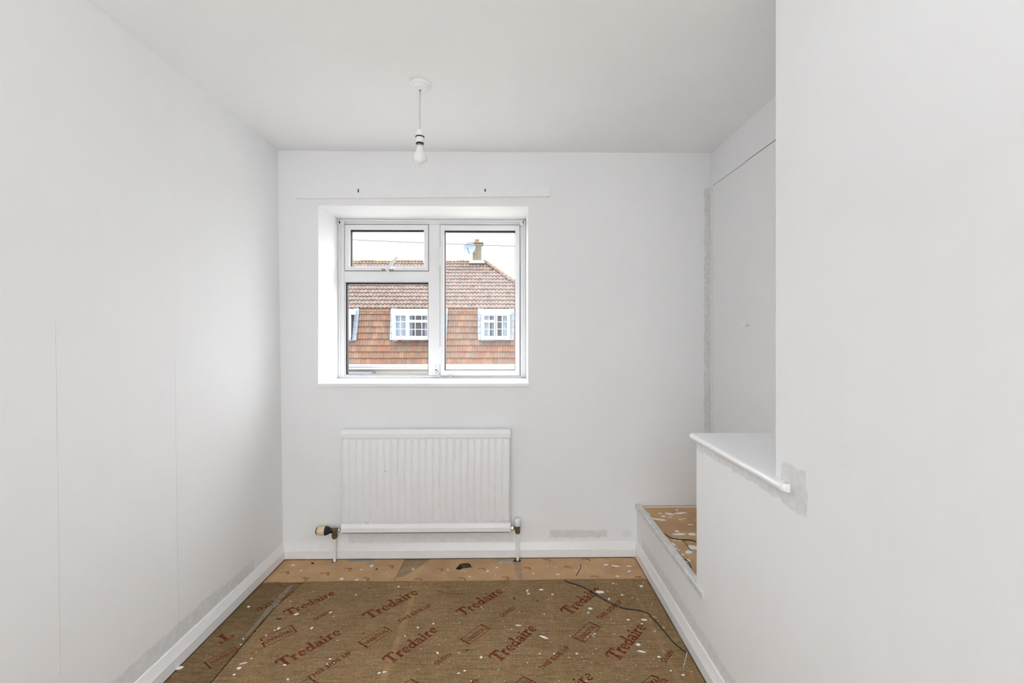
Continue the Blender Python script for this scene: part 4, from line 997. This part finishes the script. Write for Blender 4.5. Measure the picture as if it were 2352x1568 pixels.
# dormer-like windows
M_cur = mat('pale_curtain', rgb(158, 170, 180), 0.9, var=0.12, vscale=20)
M_room = mat('dim_room', rgb(46, 43, 48), 0.9, var=0.3, vscale=6)
M_hglass = make_glass('house_window_glass', (0.95, 0.97, 1.0, 1))
def house_window(a_, c_, lights):
    x0, x1 = hx_(a_), hx_(c_)
    zt, zb = hz(709), hz(780)
    m = MB(); m.box(x0-0.02, x1+0.02, YD-0.02, YM+0.3, hz(722), zt)
    m.box(x0+0.03, x1-0.03, YD-0.02, YD+0.05, zb, zb+0.10)
    m.ring(x0+0.03, x1-0.03, zb+0.09, hz(722)+0.01, 0.07, 0.07, 0.05, 0.05, YD, YD+0.10, 0.005)
    fr = m.build('window', M_hw, hs)
    m = MB(); m.box(x0+0.03, x1-0.03, YD+0.35, YD+0.40, zb, zt-0.1); m.build('dark_interior', M_room, fr)
    m = MB(); m.box(x0+0.05, x1-0.05, YD+0.055, YD+0.063, zb+0.1, hz(722)); m.build('pane', M_hglass, fr)
    bars = MB(); cur = MB()
    for l0, l1, top, cols, rws, cl, crr in lights:
        A_, B_ = hx_(l0), hx_(l1); z1_ = hz(722); z0_ = zb+0.13
        bars.box(A_-0.035, A_+0.035, YD-0.005, YD+0.09, z0_-0.03, z1_); bars.box(B_-0.035, B_+0.035, YD-0.005, YD+0.09, z0_-0.03, z1_)
        if top:
            zt2 = hz(737.5); bars.box(A_, B_, YD-0.004, YD+0.09, zt2-0.045, zt2+0.045)
        for k_ in range(1, cols): x = A_+(B_-A_)*k_/cols; bars.box(x-0.011, x+0.011, YD+0.025, YD+0.05, z0_-0.02, z1_)
        segs = [(z0_, hz(740), 2)] if top else [(z0_, z1_, 3)]
        for s0, s1, nn_ in segs:
            for k_ in range(1, nn_): z = s0+(s1-s0)*k_/nn_; bars.box(A_, B_, YD+0.026, YD+0.049, z-0.011, z+0.011)
        for side, frac in ((0, cl), (1, crr)):
            if frac <= 0: continue
            xa, xb = (A_, A_+(B_-A_)*frac) if side == 0 else (B_-(B_-A_)*frac, B_)
            n = 18
            vs = [(xa+(xb-xa)*i/n, YD+0.16+0.025*sin(i*1.9), z) for z in (zb+0.08, z1_+0.05) for i in range(n+1)]
            cur.add(vs, [(i, i+1, n+2+i, n+1+i) for i in range(n)])
    bars.build('glazing_bars', M_hw, fr); cur.build('curtain', M_cur, fr)
    # stepped lead at the cheeks and under the sill
    m = MB()
    for xx, sd in ((x0, -1), (x1, 1)):
        zz = zb-0.02; k_ = 0
        while zz < zt-0.05:
            t0 = (zz-zE)/(zM-zE); yface = YW+(YM-YW)*t0-0.085
            xa, xb = (xx-0.10-0.05*t0, xx+0.04) if sd < 0 else (xx-0.04, xx+0.10+0.05*t0)
            m.hexa([(xa, yface, zz), (xb, yface, zz), (xb, yface, zz+0.24), (xa, yface+0.03, zz+0.24)], [(xa, YM+0.1, zz), (xb, YM+0.1, zz), (xb, YM+0.1, zz+0.24), (xa, YM+0.1, zz+0.24)])
            zz += 0.245
    tb = (zb-zE)/(zM-zE); yf = YW+(YM-YW)*tb
    xa = x0
    while xa < x1-0.02:
        dz = random.uniform(0.02, 0.07); m.hexa([(xa, yf-0.10, zb-dz), (xa+0.16, yf-0.10, zb-dz), (xa+0.16, yf-0.02, zb+0.02), (xa, yf-0.02, zb+0.02)], [(xa, yf+0.1, zb-dz), (xa+0.16, yf+0.1, zb-dz), (xa+0.16, yf+0.1, zb+0.02), (xa, yf+0.1, zb+0.02)]); xa += 0.165
    m.build('lead_flashing', M_lead, fr)
house_window(740, 806.5, [(746, 770, False, 2, 3, 0.6, 0), (770, 800, False, 2, 3, 0, 0.6)])
house_window(899, 1016, [(906, 934, False, 2, 3, 0.5, 0.5), (938, 984, True, 3, 3, 0.16, 0.22), (987, 1010, False, 2, 3, 0.5, 0.6)])
house_window(1104, 1173, [(1110, 1137, True, 2, 3, 0.55, 0.30), (1140, 1167, False, 2, 3, 0.0, 0.55)])
# chimney
YCH = YRG-0.25
def brick_mat():
    m = bpy.data.materials.new('weathered_brick'); m.use_nodes = True; N = NT(m); b = m.node_tree.nodes['Principled BSDF']; b.inputs['Roughness'].default_value = 0.9
    t = N.new('ShaderNodeTexBrick'); t.inputs['Scale'].default_value = 1.0; t.inputs['Brick Width'].default_value = 0.22; t.inputs['Row Height'].default_value = 0.075; t.inputs['Mortar Size'].default_value = 0.008
    t.inputs['Color1'].default_value = rgb(98, 88, 71); t.inputs['Color2'].default_value = rgb(84, 73, 56); t.inputs['Mortar'].default_value = rgb(103, 98, 88)
    mp = N.new('ShaderNodeMapping'); mp.inputs['Rotation'].default_value = (pi/2, 0, 0); N.link(N.pos(), mp.inputs[0]); N.link(mp.outputs[0], t.inputs['Vector'])
    N.link(N.mix(N.rng(N.noise(9, 4), 0.45, 0.7, 0, 0.5), t.outputs[0], rgb(69, 64, 44)), b.inputs['Base Color']); return m
cA, cB = U(1085, 600, YCH), U(1105.5, 560, YCH)
m = MB(); m.box(cA.x, cB.x, YCH, YCH+0.45, cA.z-0.35, cB.z); ch = m.build('chimney_stack', brick_mat(), hs)
zc0, zc1 = U(1090, 561.5, YCH).z, U(1090, 556, YCH).z
m = MB(); m.box(cA.x-0.05, cB.x+0.05, YCH-0.05, YCH+0.50, zc0, zc0+(zc1-zc0)*0.5); m.box(cA.x-0.09, cB.x+0.09, YCH-0.09, YCH+0.54, zc0+(zc1-zc0)*0.5, zc1); m.build('chimney_cap', mat('mossy_concrete', rgb(84, 83, 66), 0.9, var=0.2, vscale=12), ch)
pc = U(1095, 556, YCH); m = MB(); m.lathe([(0.13, 0), (0.13, 0.03), (0.11, 0.05), (0.10, 0.12), (0.12, 0.13), (0.12, 0.165), (0.085, 0.165), (0.08, 0.06)], (pc.x, YCH+0.22, zc1), (0, 0, 1), 16); m.build('chimney_pot', mat('orange_clay_pot', rgb(123, 71, 49), 0.8), ch)
m = MB(); m.hexa([(cA.x-0.14, YCH-0.16, cA.z-0.09), (cB.x+0.16, YCH-0.16, cA.z-0.09), (cB.x+0.10, YCH-0.01, cA.z+0.04), (cA.x-0.10, YCH-0.01, cA.z+0.04)],
                 [(cA.x-0.14, YCH+0.5, cA.z-0.2), (cB.x+0.16, YCH+0.5, cA.z-0.2), (cB.x+0.10, YCH+0.5, cA.z+0.0), (cA.x-0.10, YCH+0.5, cA.z+0.0)]); m.build('chimney_flashing', M_hw, ch)
# satellite dish strapped to the stack
YDs = YCH-0.30; sc_ = U(1078.5, 570, YDs); R_ = 0.285
sd = empty('satellite_dish', (cA.x, YCH, sc_.z-0.25), 'pale blue satellite dish strapped to the brick chimney', 'satellite dish')
ax = Vector((-0.25, -1.0, 0.12)).normalized()
m = MB(); m.lathe([(0.001, 0.0), (R_*0.35, 0.008), (R_*0.7, 0.030), (R_*0.95, 0.056), (R_, 0.062), (R_, 0.070), (R_*0.94, 0.066), (R_*0.7, 0.040), (R_*0.35, 0.018), (0.001, 0.010)], sc_-ax*0.03, ax, 32)
m.build('reflector', mat('pale_blue_dish', rgb(91, 104, 119), 0.5, var=0.04), sd, smooth=60)
m = MB(); m.tube([sc_+Vector((0.02, 0.02, -R_*0.95)), sc_+ax*0.18+Vector((0, 0, -0.17)), sc_+ax*0.30+Vector((0.0, 0, -0.06))], 0.014, 8); m.lathe([(0.02, 0), (0.03, 0.02), (0.03, 0.07), (0.015, 0.09)], sc_+ax*0.33+Vector((0, 0, -0.07)), -ax, 10); m.build('feed_arm', mat('dark_grey_arm', rgb(68, 71, 81), 0.5), sd, smooth=40)
m = MB(); m.tube([sc_-ax*0.02, sc_-ax*0.15, (cA.x+0.05, YCH+0.02, sc_.z)], 0.018, 8); m.tube([(cA.x+0.03, YCH-0.02, sc_.z-0.15), (cA.x+0.03, YCH-0.02, sc_.z+0.15)], 0.015, 8); m.build('mount', mat('dark_grey_arm', rgb(68, 71, 81), 0.5), sd)
# overhead line
A = U(560, 538, 13.0); B = U(1420, 572, 13.0)
m = MB(); m.tube([A.lerp(B, i/24)+Vector((0, 0, -0.04*sin(pi*i/24))) for i in range(25)], 0.016, 6)
tag(m.build('overhead_cable', mat('cable_grey', rgb(64, 68, 78), 0.6), smooth=True), 'thin overhead cable crossing the sky above the roof', 'cable')
